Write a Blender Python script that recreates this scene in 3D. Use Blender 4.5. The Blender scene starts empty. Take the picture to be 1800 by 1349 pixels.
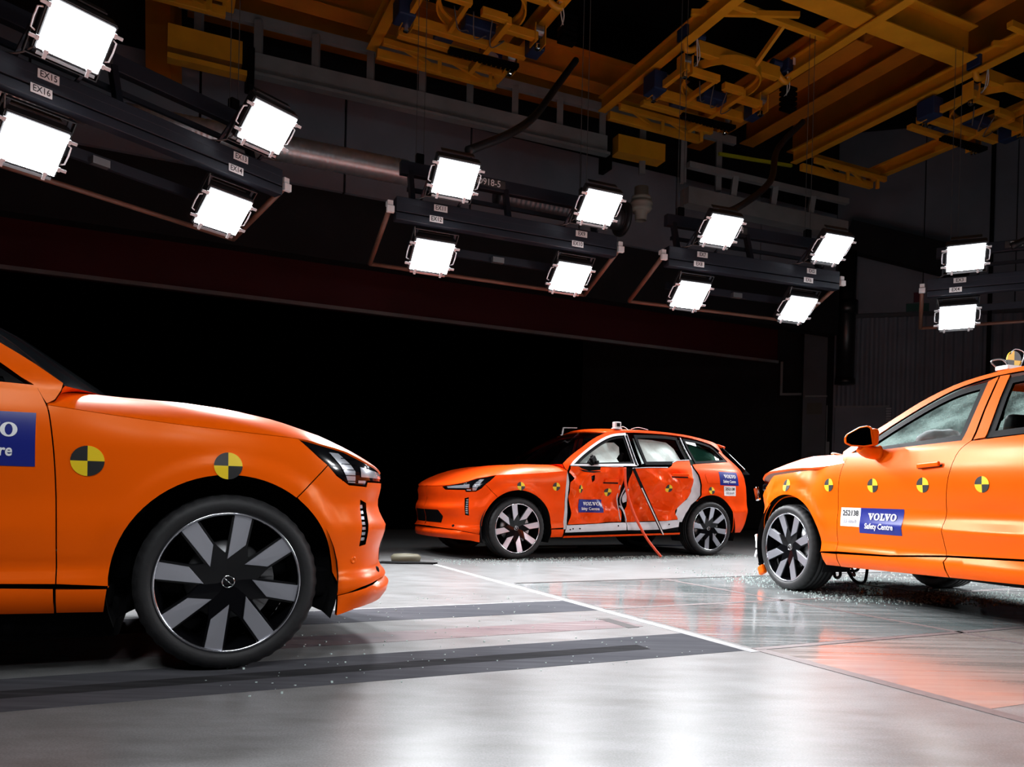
import bpy, bmesh, math, random, bisect
from mathutils import Vector, Matrix
from mathutils.geometry import delaunay_2d_cdt
random.seed(7)
C = bpy.context.scene.collection
SC = bpy.context.scene
PI = math.pi

# ---------------------------------------------------------------- camera, world, exposure
cam_d = bpy.data.cameras.new('camera'); cam = bpy.data.objects.new('camera', cam_d); C.objects.link(cam)
cam_d.sensor_width = 36; cam_d.lens = 36*1365.8/1800; cam_d.shift_y = 206.14/1800
cam_d.clip_start = .05; cam_d.clip_end = 200
cam.location = (0, 0, .778)
_p, _r = -.0078, .023
_f = Vector((0, math.cos(_p), math.sin(_p))); _u0 = Vector((0, -math.sin(_p), math.cos(_p))); _x0 = Vector((1, 0, 0))
_x = _x0*math.cos(_r)+_u0*math.sin(_r); _u = -_x0*math.sin(_r)+_u0*math.cos(_r)
cam.matrix_world = Matrix(((_x.x, _u.x, -_f.x, 0), (_x.y, _u.y, -_f.y, 0), (_x.z, _u.z, -_f.z, .778), (0, 0, 0, 1)))
SC.camera = cam
w = bpy.data.worlds.new('hall_air'); SC.world = w; w.use_nodes = True
w.node_tree.nodes['Background'].inputs[0].default_value = (.8, .85, 1, 1)
w.node_tree.nodes['Background'].inputs[1].default_value = .004
SC.view_settings.view_transform = 'Standard'; SC.view_settings.look = 'None'
SC.view_settings.gamma = 1; SC.view_settings.use_curve_mapping = False
SC.view_settings.exposure = 0.0
SC.cycles.max_bounces = 7; SC.cycles.diffuse_bounces = 3; SC.cycles.glossy_bounces = 4
SC.cycles.transmission_bounces = 4; SC.cycles.transparent_max_bounces = 8
SC.cycles.sample_clamp_indirect = 6; SC.cycles.caustics_reflective = False; SC.cycles.caustics_refractive = False
LAMP_W = 86.0     # watts of one flood lamp
LENS_GLOW = 22.0   # brightness of the lamp glass itself
SPREAD = 104

# ---------------------------------------------------------------- materials
def mat(name, col, rough=.5, metal=0, spec=.5, coat=0, emit=None, es=0, alpha=1, trans=0, noise=None, bump=None, ior=None, coat_rough=.05):
    m = bpy.data.materials.new(name); m.use_nodes = True
    nt = m.node_tree; b = nt.nodes['Principled BSDF']
    b.inputs['Base Color'].default_value = (*col, 1); b.inputs['Roughness'].default_value = rough
    b.inputs['Metallic'].default_value = metal; b.inputs['Specular IOR Level'].default_value = spec
    b.inputs['Coat Weight'].default_value = coat; b.inputs['Coat Roughness'].default_value = coat_rough
    b.inputs['Alpha'].default_value = alpha; b.inputs['Transmission Weight'].default_value = trans
    if name.startswith('orange_paint'): b.inputs['Specular Tint'].default_value = (1, .5, .15, 1)
    if ior: b.inputs['IOR'].default_value = ior
    if emit: b.inputs['Emission Color'].default_value = (*emit, 1); b.inputs['Emission Strength'].default_value = es
    if noise or bump:
        tc = nt.nodes.new('ShaderNodeTexCoord')
    if noise:      # noise = (scale, amount): mottles colour and roughness
        n = nt.nodes.new('ShaderNodeTexNoise'); n.inputs['Scale'].default_value = noise[0]; n.inputs['Detail'].default_value = 6
        nt.links.new(tc.outputs['Object'], n.inputs['Vector'])
        mr = nt.nodes.new('ShaderNodeMapRange'); mr.inputs[1].default_value = .3; mr.inputs[2].default_value = .7
        mr.inputs[3].default_value = 1-noise[1]; mr.inputs[4].default_value = 1+noise[1]
        nt.links.new(n.outputs[0], mr.inputs[0])
        mx = nt.nodes.new('ShaderNodeVectorMath'); mx.operation = 'SCALE'; mx.inputs[0].default_value = col
        nt.links.new(mr.outputs[0], mx.inputs['Scale']); nt.links.new(mx.outputs[0], b.inputs['Base Color'])
    if bump:       # bump = (scale, strength)
        n2 = nt.nodes.new('ShaderNodeTexNoise'); n2.inputs['Scale'].default_value = bump[0]; n2.inputs['Detail'].default_value = 4
        nt.links.new(tc.outputs['Object'], n2.inputs['Vector'])
        bp = nt.nodes.new('ShaderNodeBump'); bp.inputs['Strength'].default_value = bump[1]; bp.inputs['Distance'].default_value = .01
        nt.links.new(n2.outputs[0], bp.inputs['Height']); nt.links.new(bp.outputs[0], b.inputs['Normal'])
    return m
ORANGE = mat('orange_paint', (.88, .108, .0015), .30, spec=.36, coat=.06, coat_rough=.2)
ORANGE_D = mat('orange_paint_scuffed', (.86, .062, .003), .32, spec=.26, coat=.06, coat_rough=.25, noise=(6, .06))
WHITE = mat('bare_white_body', (.62, .63, .66), .45, noise=(9, .10))
BLACK_G = mat('gloss_black', (.004, .004, .005), .10, spec=.35)
BLACK_S = mat('satin_black', (.003, .003, .0035), .5, spec=.06)
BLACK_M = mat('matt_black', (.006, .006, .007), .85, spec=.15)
RUBBER = mat('tyre_rubber', (.009, .009, .010), .62, noise=(18, .18), bump=(60, .15))
ALU = mat('machined_alloy', (.62, .63, .70), .30, metal=.85)
ALU_LIP = mat('polished_alloy', (.75, .76, .82), .2, metal=1)
STEEL = mat('dull_steel', (.35, .35, .36), .4, metal=.9)
CHROME = mat('chrome', (.8, .8, .82), .1, metal=1)
GLASS = mat('tinted_glass', (.004, .005, .006), .04, spec=.5)
GLASS_C = None
YELLOW = mat('marker_yellow', (.80, .56, .004), .5)
MBLACK = mat('marker_black', (.012, .012, .012), .5)
BLUE = mat('sticker_blue', (.010, .018, .21), .32)
PRINT_W = mat('print_white', (.85, .85, .86), .4)
PAPER = mat('paper_white', (.78, .78, .78), .55)
PRINT_K = mat('print_black', (.015, .015, .02), .5)
PRINT_G = mat('print_grey', (.30, .30, .36), .5)
LIGHTBLK = mat('headlight_inner', (.36, .38, .42), .25, metal=.3, coat=.8)
AIRBAG = mat('airbag_cloth', (.46, .53, .50), .8, noise=(5, .06), bump=(14, .35))
def glass_mat(name, tint, fac):
    m = bpy.data.materials.new(name); m.use_nodes = True; nt = m.node_tree; nt.nodes.clear()
    o = nt.nodes.new('ShaderNodeOutputMaterial'); mx = nt.nodes.new('ShaderNodeMixShader')
    t = nt.nodes.new('ShaderNodeBsdfTransparent'); g = nt.nodes.new('ShaderNodeBsdfGlossy')
    t.inputs[0].default_value = (*tint, 1); g.inputs['Roughness'].default_value = .03
    fr = nt.nodes.new('ShaderNodeFresnel'); fr.inputs[0].default_value = fac
    nt.links.new(fr.outputs[0], mx.inputs[0]); nt.links.new(t.outputs[0], mx.inputs[1]); nt.links.new(g.outputs[0], mx.inputs[2])
    nt.links.new(mx.outputs[0], o.inputs[0]); return m
GLASS_T = glass_mat('window_glass', (.84, .90, .88), 1.45)
GLASS_G = glass_mat('green_window_glass', (.25, .55, .46), 1.45)

# ---------------------------------------------------------------- object helpers
def link(name, me, parent=None, mats=None):
    o = bpy.data.objects.new(name, me); C.objects.link(o)
    if parent: o.parent = parent
    if mats:
        for m in (mats if isinstance(mats, (list, tuple)) else [mats]): me.materials.append(m)
    return o
def raw(name, V, F, mats, parent=None, smooth=True, fm=None, normals=None):
    me = bpy.data.meshes.new(name); me.from_pydata([tuple(v) for v in V], [], F)
    me.polygons.foreach_set('use_smooth', [smooth]*len(me.polygons))
    if fm: me.polygons.foreach_set('material_index', fm)
    me.update()
    if normals: me.normals_split_custom_set_from_vertices([tuple(n) for n in normals])
    return link(name, me, parent, mats)
def frombm(name, bm, mats, parent=None, smooth=False, bevel=0, seg=2):
    if bevel:
        bmesh.ops.bevel(bm, geom=[e for e in bm.edges if e.is_manifold and e.calc_face_angle(0) > .5], offset=bevel, segments=seg, affect='EDGES', profile=.5, clamp_overlap=True)
    me = bpy.data.meshes.new(name); bm.to_mesh(me); bm.free()
    me.polygons.foreach_set('use_smooth', [smooth]*len(me.polygons))
    return link(name, me, parent, mats)
def thing(name, label, cat, loc=(0, 0, 0), rz=0, group=None, M=None):
    o = bpy.data.objects.new(name, None); C.objects.link(o); o.empty_display_size = .2
    if M is not None: o.matrix_world = M
    else: o.location = loc; o.rotation_euler = (0, 0, rz)
    return tag(o, label, cat, group)
def tag(o, label=None, cat=None, group=None, kind=None):
    if label: o['label'] = label
    if cat: o['category'] = cat
    if group: o['group'] = group
    if kind: o['kind'] = kind
    return o
def box(bm, c, s, R=None):
    m = Matrix.Translation(Vector(c)) @ (R.to_4x4() if R is not None else Matrix()) @ Matrix.Diagonal((s[0], s[1], s[2], 1))
    return bmesh.ops.create_cube(bm, size=1, matrix=m)['verts']
def basis(d, up=(0, 0, 1)):
    x = Vector(d).normalized(); up = Vector(up)
    if abs(x.dot(up)) > .98: up = Vector((0, 1, 0))
    y = up.cross(x).normalized(); z = x.cross(y)
    return Matrix((x, y, z)).transposed()
def bar(bm, p0, p1, wd, ht, up=(0, 0, 1)):
    p0, p1 = Vector(p0), Vector(p1)
    return box(bm, (p0+p1)/2, ((p1-p0).length, wd, ht), basis(p1-p0, up))
def ibeam(bm, p0, p1, wd, ht, t=.02):
    p0, p1 = Vector(p0), Vector(p1); R = basis(p1-p0); z = R.col[2]; L = (p1-p0).length; m = (p0+p1)/2
    box(bm, m, (L, t, ht-2*t), R); box(bm, m+z*(ht/2-t/2), (L, wd, t), R); box(bm, m-z*(ht/2-t/2), (L, wd, t), R)
def channel(bm, p0, p1, wd, ht, t=.02, side=1):
    p0, p1 = Vector(p0), Vector(p1); R = basis(p1-p0); z = R.col[2]; y = R.col[1]; L = (p1-p0).length; m = (p0+p1)/2
    box(bm, m, (L, t, ht), R); box(bm, m+z*(ht/2-t/2)+y*side*wd/2, (L, wd, t), R); box(bm, m-z*(ht/2-t/2)+y*side*wd/2, (L, wd, t), R)
def tube(bm, pts, r, n=8, closed=False, cap=True):
    pts = [Vector(p) for p in pts]; rings = []; N = len(pts); prev = None
    for i, p in enumerate(pts):
        a = pts[(i-1) % N] if (closed or i > 0) else p; b = pts[(i+1) % N] if (closed or i < N-1) else p
        t = (b-a).normalized()
        if prev is None:
            up = Vector((0, 0, 1)) if abs(t.z) < .9 else Vector((1, 0, 0)); x = t.cross(up).normalized()
        else:
            x = prev-t*prev.dot(t); x = x.normalized() if x.length > 1e-6 else t.orthogonal().normalized()
        prev = x; y = t.cross(x); rr = r[i] if isinstance(r, (list, tuple)) else r
        rings.append([bm.verts.new(p+x*rr*math.cos(2*PI*k/n)+y*rr*math.sin(2*PI*k/n)) for k in range(n)])
    for i in range(N if closed else N-1):
        A, B = rings[i], rings[(i+1) % N]
        for k in range(n): bm.faces.new((A[k], A[(k+1) % n], B[(k+1) % n], B[k]))
    if cap and not closed: bm.faces.new(rings[0][::-1]); bm.faces.new(rings[-1])
def spline(P, n=8, closed=False):
    P = [Vector(p) for p in P]; out = []; N = len(P)
    for i in range(N if closed else N-1):
        g = (lambda k: P[k % N]) if closed else (lambda k: P[min(max(k, 0), N-1)])
        p0, p1, p2, p3 = g(i-1), g(i), g(i+1), g(i+2)
        for k in range(n):
            t = k/n; out.append(.5*((2*p1)+(p2-p0)*t+(2*p0-5*p1+4*p2-p3)*t*t+(3*p1-p0-3*p2+p3)*t**3))
    if not closed: out.append(P[-1])
    return out
def lathe(bm, prof, n=48, axis='y', closed_prof=False, mod=None):
    rings = []
    for j, (ax, r) in enumerate(prof):
        ring = []
        for k in range(n):
            a = 2*PI*k/n; rr = r if mod is None else mod(j, k, ax, r)
            v = (rr*math.cos(a), ax, rr*math.sin(a)) if axis == 'y' else ((ax, rr*math.cos(a), rr*math.sin(a)) if axis == 'x' else (rr*math.cos(a), rr*math.sin(a), ax))
            ring.append(bm.verts.new(v))
        rings.append(ring)
    for A, B in zip(rings, rings[1:]+([rings[0]] if closed_prof else [])):
        for k in range(n): bm.faces.new((A[k], A[(k+1) % n], B[(k+1) % n], B[k]))
    bmesh.ops.recalc_face_normals(bm, faces=bm.faces[:])
    return rings
# hall axes: a runs along the test track, b across it
AA = .4382; DA = Vector((math.cos(AA), math.sin(AA), 0)); DB = Vector((-math.sin(AA), math.cos(AA), 0))
def AB(a, b, z=0): return DA*a+DB*b+Vector((0, 0, z))
_txt = {}
def text_mesh(s, size=1, bold=0, shear=0, sx=1):
    k = (s, bold, shear)
    if k not in _txt:
        cu = bpy.data.curves.new('lettering', 'FONT'); cu.body = s; cu.size = 1; cu.offset = bold; cu.shear = shear
        cu.align_x = 'CENTER'; cu.align_y = 'CENTER'; cu.resolution_u = 3
        o = bpy.data.objects.new('lettering', cu); C.objects.link(o)
        bpy.context.view_layer.update()
        me = bpy.data.meshes.new_from_object(o.evaluated_get(bpy.context.evaluated_depsgraph_get()))
        V = [v.co.copy() for v in me.vertices]; F = [tuple(p.vertices) for p in me.polygons]
        bpy.data.objects.remove(o); bpy.data.curves.remove(cu); bpy.data.meshes.remove(me)
        _txt[k] = (V, F)
    V, F = _txt[k]
    return [(v.x*size*sx, v.y*size) for v in V], F
def flat_text(name, s, size, M, m, parent, bold=.0, sx=1, shear=0):
    V, F = text_mesh(s, size, bold, shear, sx)
    return raw(name, [M @ Vector((x, y, 0)) for x, y in V], F, m, parent, smooth=False)

# ---------------------------------------------------------------- the shape of the car body: S(s, z) is the outer skin of the left side
CP=[(-3.98,0),(-3.965,.30),(-3.92,.56),(-3.82,.74),(-3.66,.855),(-3.35,.918),(-2.97,.94),(-2.2,.945),(-1.4,.945),(-.6,.945),(0,.945),(.22,.932),(.40,.90),(.55,.845),(.66,.76),(.75,.62),(.81,.42),(.845,.20),(.855,0)]
def _cr(p0,p1,p2,p3,t):
    return tuple(.5*((2*b)+(c-a)*t+(2*a-5*b+4*c-d)*t*t+(3*b-a-3*c+d)*t**3) for a,b,c,d in zip(p0,p1,p2,p3))
def _mk():
    P=[(CP[1][0],-CP[1][1])]+CP+[(CP[-2][0],-CP[-2][1])]
    out=[]
    for i in range(1,len(P)-2):
        for k in range(24): out.append(_cr(P[i-1],P[i],P[i+1],P[i+2],k/24))
    out.append(CP[-1])
    L=[0]
    for a,b in zip(out,out[1:]): L.append(L[-1]+math.dist(a,b))
    i0=min(range(len(out)),key=lambda i:abs(out[i][0])+ (0 if out[i][1]>.5 else 9))
    s=[l-L[i0] for l in L]
    return s,out
CS,CO=_mk()
SMIN,SMAX=CS[0],CS[-1]
def Cs(s):
    s=min(max(s,SMIN),SMAX)
    i=min(max(bisect.bisect(CS,s)-1,0),len(CS)-2)
    t=(s-CS[i])/(CS[i+1]-CS[i]); a,b=CO[i],CO[i+1]
    return a[0]+(b[0]-a[0])*t, a[1]+(b[1]-a[1])*t
def sst(a,b,x):
    t=min(max((x-a)/(b-a),0),1); return t*t*(3-2*t)
ZL=[.15,.25,.30,.36,.40,.45,.50,.56,.61,.66,.72,.80,.88,.95,1.02,1.10,1.18,1.26]
TAB=[ # station s, insets at ZL
(-5.2,[.2,.12,.09,.05,.04,.03,.02,.01,.0,.01,.02,.02,.025,.03,.04,.055,.085,.13]),
(-3.75,[.2,.12,.09,.05,.04,.03,.02,.01,.0,.01,.02,.02,.025,.03,.04,.055,.085,.13]),
(-3.2,[.2,.10,.06,.035,.03,.025,.02,.01,.004,.01,.018,.012,.010,.012,.018,.036,.066,.12]),
(-2.6,[.2,.08,.04,.02,.02,.02,.015,.008,.004,.010,.018,.014,.010,.008,.014,.032,.060,.115]),
(-2.1,[.2,.07,.03,.008,.010,.030,.022,.010,-.002,.028,.040,.020,.008,.004,.010,.030,.058,.112]),
(-1.2,[.2,.07,.03,.008,.010,.030,.022,.012,.004,.019,.027,.018,.008,.004,.010,.030,.058,.112]),
(-.65,[.2,.07,.03,.010,.014,.028,.020,.014,.012,.014,.018,.014,.008,.006,.014,.034,.062,.114]),
(-.3,[.2,.07,.03,.012,.014,.018,.014,.012,.010,.010,.012,.012,.012,.014,.030,.062,.10,.16]),
(.3,[.2,.06,.02,.010,.014,.016,.014,.012,.010,.010,.012,.014,.018,.026,.050,.10,.16,.2]),
(.65,[.2,.06,.015,.004,.026,.028,.024,.014,.010,.020,.030,.020,.022,.05,.10,.16,.2,.25]),
(.95,[.2,.06,.015,.000,.030,.034,.030,.012,.004,.030,.044,.030,.035,.07,.12,.18,.24,.3]),
(1.8,[.2,.06,.015,.000,.030,.034,.030,.012,.004,.030,.044,.030,.035,.07,.12,.18,.24,.3]),
]
def _lut():
    out=[]
    for st,v in TAB:
        row=[]
        P=[(ZL[0]-.1,v[0]+.1)]+list(zip(ZL,v))+[(ZL[-1]+.08,v[-1]+.044)]
        for k in range(112):
            z=.15+k*.01
            for i in range(1,len(P)-2):
                if P[i][0]<=z<=P[i+1][0]+1e-9:
                    x0,x1=P[i][0],P[i+1][0]; t=(z-x0)/(x1-x0)
                    m0=(P[i+1][1]-P[i-1][1])/(P[i+1][0]-P[i-1][0])*(x1-x0); m1=(P[i+2][1]-P[i][1])/(P[i+2][0]-P[i][0])*(x1-x0)
                    h=t*t*(3-2*t)
                    row.append(P[i][1]+(P[i+1][1]-P[i][1])*h+ m0*(t**3-2*t*t+t)+m1*(t**3-t*t)); break
        out.append((st,row))
    return out
LUT=_lut()
def Dl(row,z):
    x=(z-.15)/.01; n=len(row)-1
    if x<=0: return row[0]-x*.01
    if x>=n: return row[n]+(x-n)*.01*.55
    i=int(x); t=x-i
    return row[i]+(row[min(i+1,n)]-row[i])*t
def D(s,z):
    i=0
    while i<len(LUT)-2 and s>LUT[i+1][0]: i+=1
    a,b=LUT[i],LUT[i+1]
    t=sst(a[0],b[0],s)
    d=Dl(a[1],z)*(1-t)+Dl(b[1],z)*t
    for uc in (0.,-2.97):
        r=math.hypot(s-uc,z-.376)
        if z>.5 and r<.6: d-=.014*(1-sst(.485,.565,r))*sst(.45,.66,z)
    if z>1.2: d+=.03*sst(-2.3,-3.3,s)*min((z-1.2)/.3,1)
    return d
ER=[(.15,.14),(.30,.10),(.45,.03),(.61,0),(.80,.02),(.95,.03),(1.1,.06),(1.2,.11),(1.3,.20),(1.4,.31),(1.5,.43),(1.6,.56),(1.75,.78)]
def lin(T,x):
    if x<=T[0][0]: return T[0][1]
    for a,b in zip(T,T[1:]):
        if x<=b[0]: return a[1]+(b[1]-a[1])*(x-a[0])/(b[0]-a[0])
    return T[-1][1]
def S(s,z):
    u,v=Cs(s); d=D(s,z)
    return (u-sst(.3,.8,u)*d*1.0+sst(-3.2,-4.1,s)*lin(ER,z), v*(1-d/.945), z)
def curve(P, n=5):
    out = []
    for i in range(len(P)-1):
        g = lambda k: P[min(max(k, 0), len(P)-1)]
        for k in range(n): out.append(_cr(g(i-1), g(i), g(i+1), g(i+2), k/n))
    return out+[P[-1]]
def arc(cx, cz, r, a0, a1, n=18): return [(cx+r*math.cos(math.radians(a0+(a1-a0)*k/n)), cz+r*math.sin(math.radians(a0+(a1-a0)*k/n))) for k in range(n+1)]
def inpoly(x, y, P):
    c = False; j = len(P)-1
    for i in range(len(P)):
        if (P[i][1] > y) != (P[j][1] > y) and x < (P[j][0]-P[i][0])*(y-P[i][1])/(P[j][1]-P[i][1])+P[i][0]: c = not c
        j = i
    return c
def area(P): return .5*sum(P[i-1][0]*P[i][1]-P[i][0]*P[i-1][1] for i in range(len(P)))
def inset(P, d):
    if area(P) < 0: P = P[::-1]
    out = []; n = len(P)
    for i in range(n):
        a, b, c = P[i-1], P[i], P[(i+1) % n]
        e1 = (b[0]-a[0], b[1]-a[1]); e2 = (c[0]-b[0], c[1]-b[1]); l1 = math.hypot(*e1) or 1e-9; l2 = math.hypot(*e2) or 1e-9
        n1 = (-e1[1]/l1, e1[0]/l1); n2 = (-e2[1]/l2, e2[0]/l2); m = (n1[0]+n2[0], n1[1]+n2[1]); k = max(m[0]*m[0]+m[1]*m[1], .6)
        out.append((b[0]+m[0]*2*d/k, b[1]+m[1]*2*d/k))
    return out
def dedupe(P, eps=1e-4):
    out = []
    for p in P:
        if not out or math.dist(p, out[-1]) > eps: out.append(p)
    if math.dist(out[0], out[-1]) < eps: out.pop()
    return out
def refine(P, res):
    out = []
    for a, b in zip(P, P[1:]+P[:1]):
        k = max(1, int(math.ceil(math.dist(a, b)/res-1e-6)))
        for i in range(k): out.append((a[0]+(b[0]-a[0])*i/k, a[1]+(b[1]-a[1])*i/k))
    return out
def dpt(x, y, P):
    m = 1e9
    for a, b in zip(P, P[1:]+P[:1]):
        dx, dy = b[0]-a[0], b[1]-a[1]; L = dx*dx+dy*dy
        t = min(max(((x-a[0])*dx+(y-a[1])*dy)/L, 0), 1) if L else 0
        m = min(m, math.hypot(x-a[0]-dx*t, y-a[1]-dy*t))
    return m
_cdt = {}
def mesh2d(P, holes, res, gap):
    key = (tuple(P), tuple(tuple(h) for h in holes), res, gap)
    if key in _cdt: return _cdt[key]
    P = dedupe(list(P)); P = inset(P, gap); P = refine(P, res)
    H = [refine(dedupe(list(h)), res) for h in holes]
    H = [h if area(h) < 0 else h[::-1] for h in H]
    loops = [P]+H
    V = []; E = []
    for L in loops:
        o = len(V); V += L; E += [(o+i, o+(i+1) % len(L)) for i in range(len(L))]
    nb = len(V)
    x0 = min(p[0] for p in P); x1 = max(p[0] for p in P); y0 = min(p[1] for p in P); y1 = max(p[1] for p in P)
    pts = []
    ny = int((y1-y0)/res)+1; nx = int((x1-x0)/res)+1
    for j in range(ny+1):
        for i in range(nx+1):
            x = x0+(i+.5*(j % 2))*res; y = y0+j*res*.9
            if inpoly(x, y, P) and not any(inpoly(x, y, h) for h in H) and min(dpt(x, y, L) for L in loops) > .45*res: pts.append((x, y))
    r = delaunay_2d_cdt([Vector(p) for p in V+pts], E, [], 0, 1e-6)
    VV = [(v.x, v.y) for v in r[0]]; T = []
    for f in r[2]:
        cx = sum(VV[i][0] for i in f)/len(f); cy = sum(VV[i][1] for i in f)/len(f)
        if inpoly(cx, cy, P) and not any(inpoly(cx, cy, h) for h in H):
            a, b, c = (VV[i] for i in f[:3])
            T.append(tuple(f) if (b[0]-a[0])*(c[1]-a[1])-(b[1]-a[1])*(c[0]-a[0]) > 0 else tuple(f[::-1]))
    # boundary edges of the kept triangles
    cnt = {}
    for f in T:
        for i in range(len(f)): e = (f[i], f[(i+1) % len(f)]); cnt[e] = 1
    B = [e for e in cnt if (e[1], e[0]) not in cnt]
    _cdt[key] = (VV, T, B)
    return _cdt[key]
def panel(name, P, m, parent, mp=S, side=1, res=.04, holes=(), gap=.0025, thick=.016, off=0, smooth=True):
    """one skin panel cut out of the body surface, with a turned-in edge; side -1 is the right-hand side of the car"""
    VV, T, B = mesh2d(P, holes, res, gap)
    h = .004; V = []; N = []
    for s, z in VV:
        p = Vector(mp(s, z)); ds = Vector(mp(s+h, z))-Vector(mp(s-h, z)); dz = Vector(mp(s, z+h))-Vector(mp(s, z-h))
        n = dz.cross(ds); n = n.normalized() if n.length > 1e-12 else Vector((0, 1, 0))
        V.append(p+n*off); N.append(n)
    F = [f[::-1] for f in T]; nv = len(V)
    idx = {}
    def dup(i):
        if i not in idx:
            idx[i] = len(V); V.append(V[i].copy()); N.append(None); V.append(V[i]-N[i]*thick); N.append(None)
        return idx[i]
    for a, b in B:
        i, j = dup(a), dup(b)
        pa, pb = V[i], V[j]; e = (pb-pa); fn = e.cross(N[a])
        fn = fn.normalized() if fn.length > 1e-12 else Vector(N[a])
        for k in (i, i+1, j, j+1): N[k] = fn if N[k] is None else (N[k]+fn).normalized() if (N[k]+fn).length > 1e-6 else fn
        F.append((i, j, j+1, i+1))
    if side < 0:
        V = [Vector((v.x, -v.y, v.z)) for v in V]; N = [Vector((n.x, -n.y, n.z)) for n in N]; F = [f[::-1] for f in F]
    return raw(name, V, F, m, parent, smooth=smooth, normals=[(n if n is not None else Vector((0, 0, 1))) for n in N])
def patch(name, P, m, parent, mp=S, side=1, res=.03, off=.002, holes=(), fmat=None):
    """a thin film (sticker, print) lying on the skin"""
    return panel(name, P, m, parent, mp, side, res, holes, 0, .0015, off)
def surf_text(name, txt, s0, z0, size, m, parent, mp=S, side=1, off=.0045, bold=0, sx=1, shear=0, rot=0):
    V, F = text_mesh(txt, size, bold, shear, sx); out = []
    c, sn = math.cos(rot), math.sin(rot)
    for x, y in V:
        x, y = x*c-y*sn, x*sn+y*c
        s = s0-x*side; p = Vector(mp(s, z0+y)); p.y += off
        if side < 0: p.y = -p.y
        out.append(p)
    o = raw(name, out, F, m, parent, smooth=False)
    return o
def logo_polys(size, sx):
    """the five slab-serif capitals V O L V O, centred"""
    def V(x): return [[(x, 1), (x+.62, 1), (x+.62, .86), (x, .86)], [(x+.78, 1), (x+1.22, 1), (x+1.22, .86), (x+.78, .86)], [(x+.10, .9), (x+.52, .9), (x+.76, .33), (x+.60, 0)], [(x+.60, 0), (x+.74, 0), (x+1.12, .9), (x+.93, .9), (x+.74, .36)]]
    def O(x):
        out = []
        for k in range(24):
            a0, a1 = 2*PI*k/24, 2*PI*(k+1)/24
            out.append([(x+.6+.6*math.cos(a0), .5+.52*math.sin(a0)), (x+.6+.6*math.cos(a1), .5+.52*math.sin(a1)), (x+.6+.27*math.cos(a1), .5+.40*math.sin(a1)), (x+.6+.27*math.cos(a0), .5+.40*math.sin(a0))])
        return out
    def L(x): return [[(x, 1), (x+.62, 1), (x+.62, .86), (x, .86)], [(x+.13, .9), (x+.47, .9), (x+.47, .1), (x+.13, .1)], [(x, .14), (x+.95, .14), (x+.95, 0), (x, 0)], [(x+.81, .40), (x+.95, .40), (x+.95, .1), (x+.72, .1)]]
    polys = V(0)+O(1.22)+L(2.52)+V(3.40)+O(4.62); Wd = 5.82
    return [[((x-Wd/2)*size*sx, (y-.5)*size) for x, y in p] for p in polys]
def surf_logo(name, s0, z0, size, m, parent, mp=S, side=1, off=.0045, sx=.8, rot=0):
    V = []; F = []; c, sn = math.cos(rot), math.sin(rot)
    for p in logo_polys(size, sx):
        o = len(V)
        for x, y in p:
            x, y = x*c-y*sn, x*sn+y*c
            q = Vector(mp(s0-x*side, z0+y)); q.y += off
            if side < 0: q.y = -q.y
            V.append(q)
        F.append(tuple(range(o, o+len(p))))
    return raw(name, V, F, m, parent, smooth=False)
def marker(s0, z0, parent, mp=S, side=1, r=.0475, flip=0, off=.003, sq=1):
    """round crash-test target of two yellow and two black quarters"""
    V = []; F = []; fm = []; n = 32
    def P(x, y, o):
        q = Vector(mp(s0-x*side, z0+y)); q.y += o
        if side < 0: q.y = -q.y
        return q
    V.append(P(0, 0, off))
    for k in range(n): V.append(P(r*sq*math.cos(2*PI*k/n), r*math.sin(2*PI*k/n), off))
    for k in range(n): V.append(P(r*sq*math.cos(2*PI*k/n), r*math.sin(2*PI*k/n), -.004))
    for k in range(n):
        F.append((0, 1+k, 1+(k+1) % n)); fm.append((k*4//n+flip) % 2)
        F.append((1+k, 1+n+k, 1+n+(k+1) % n, 1+(k+1) % n)); fm.append((k*4//n+flip) % 2)
    return raw('target_marker', V, F, [YELLOW, MBLACK], parent, smooth=False, fm=fm)

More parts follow.
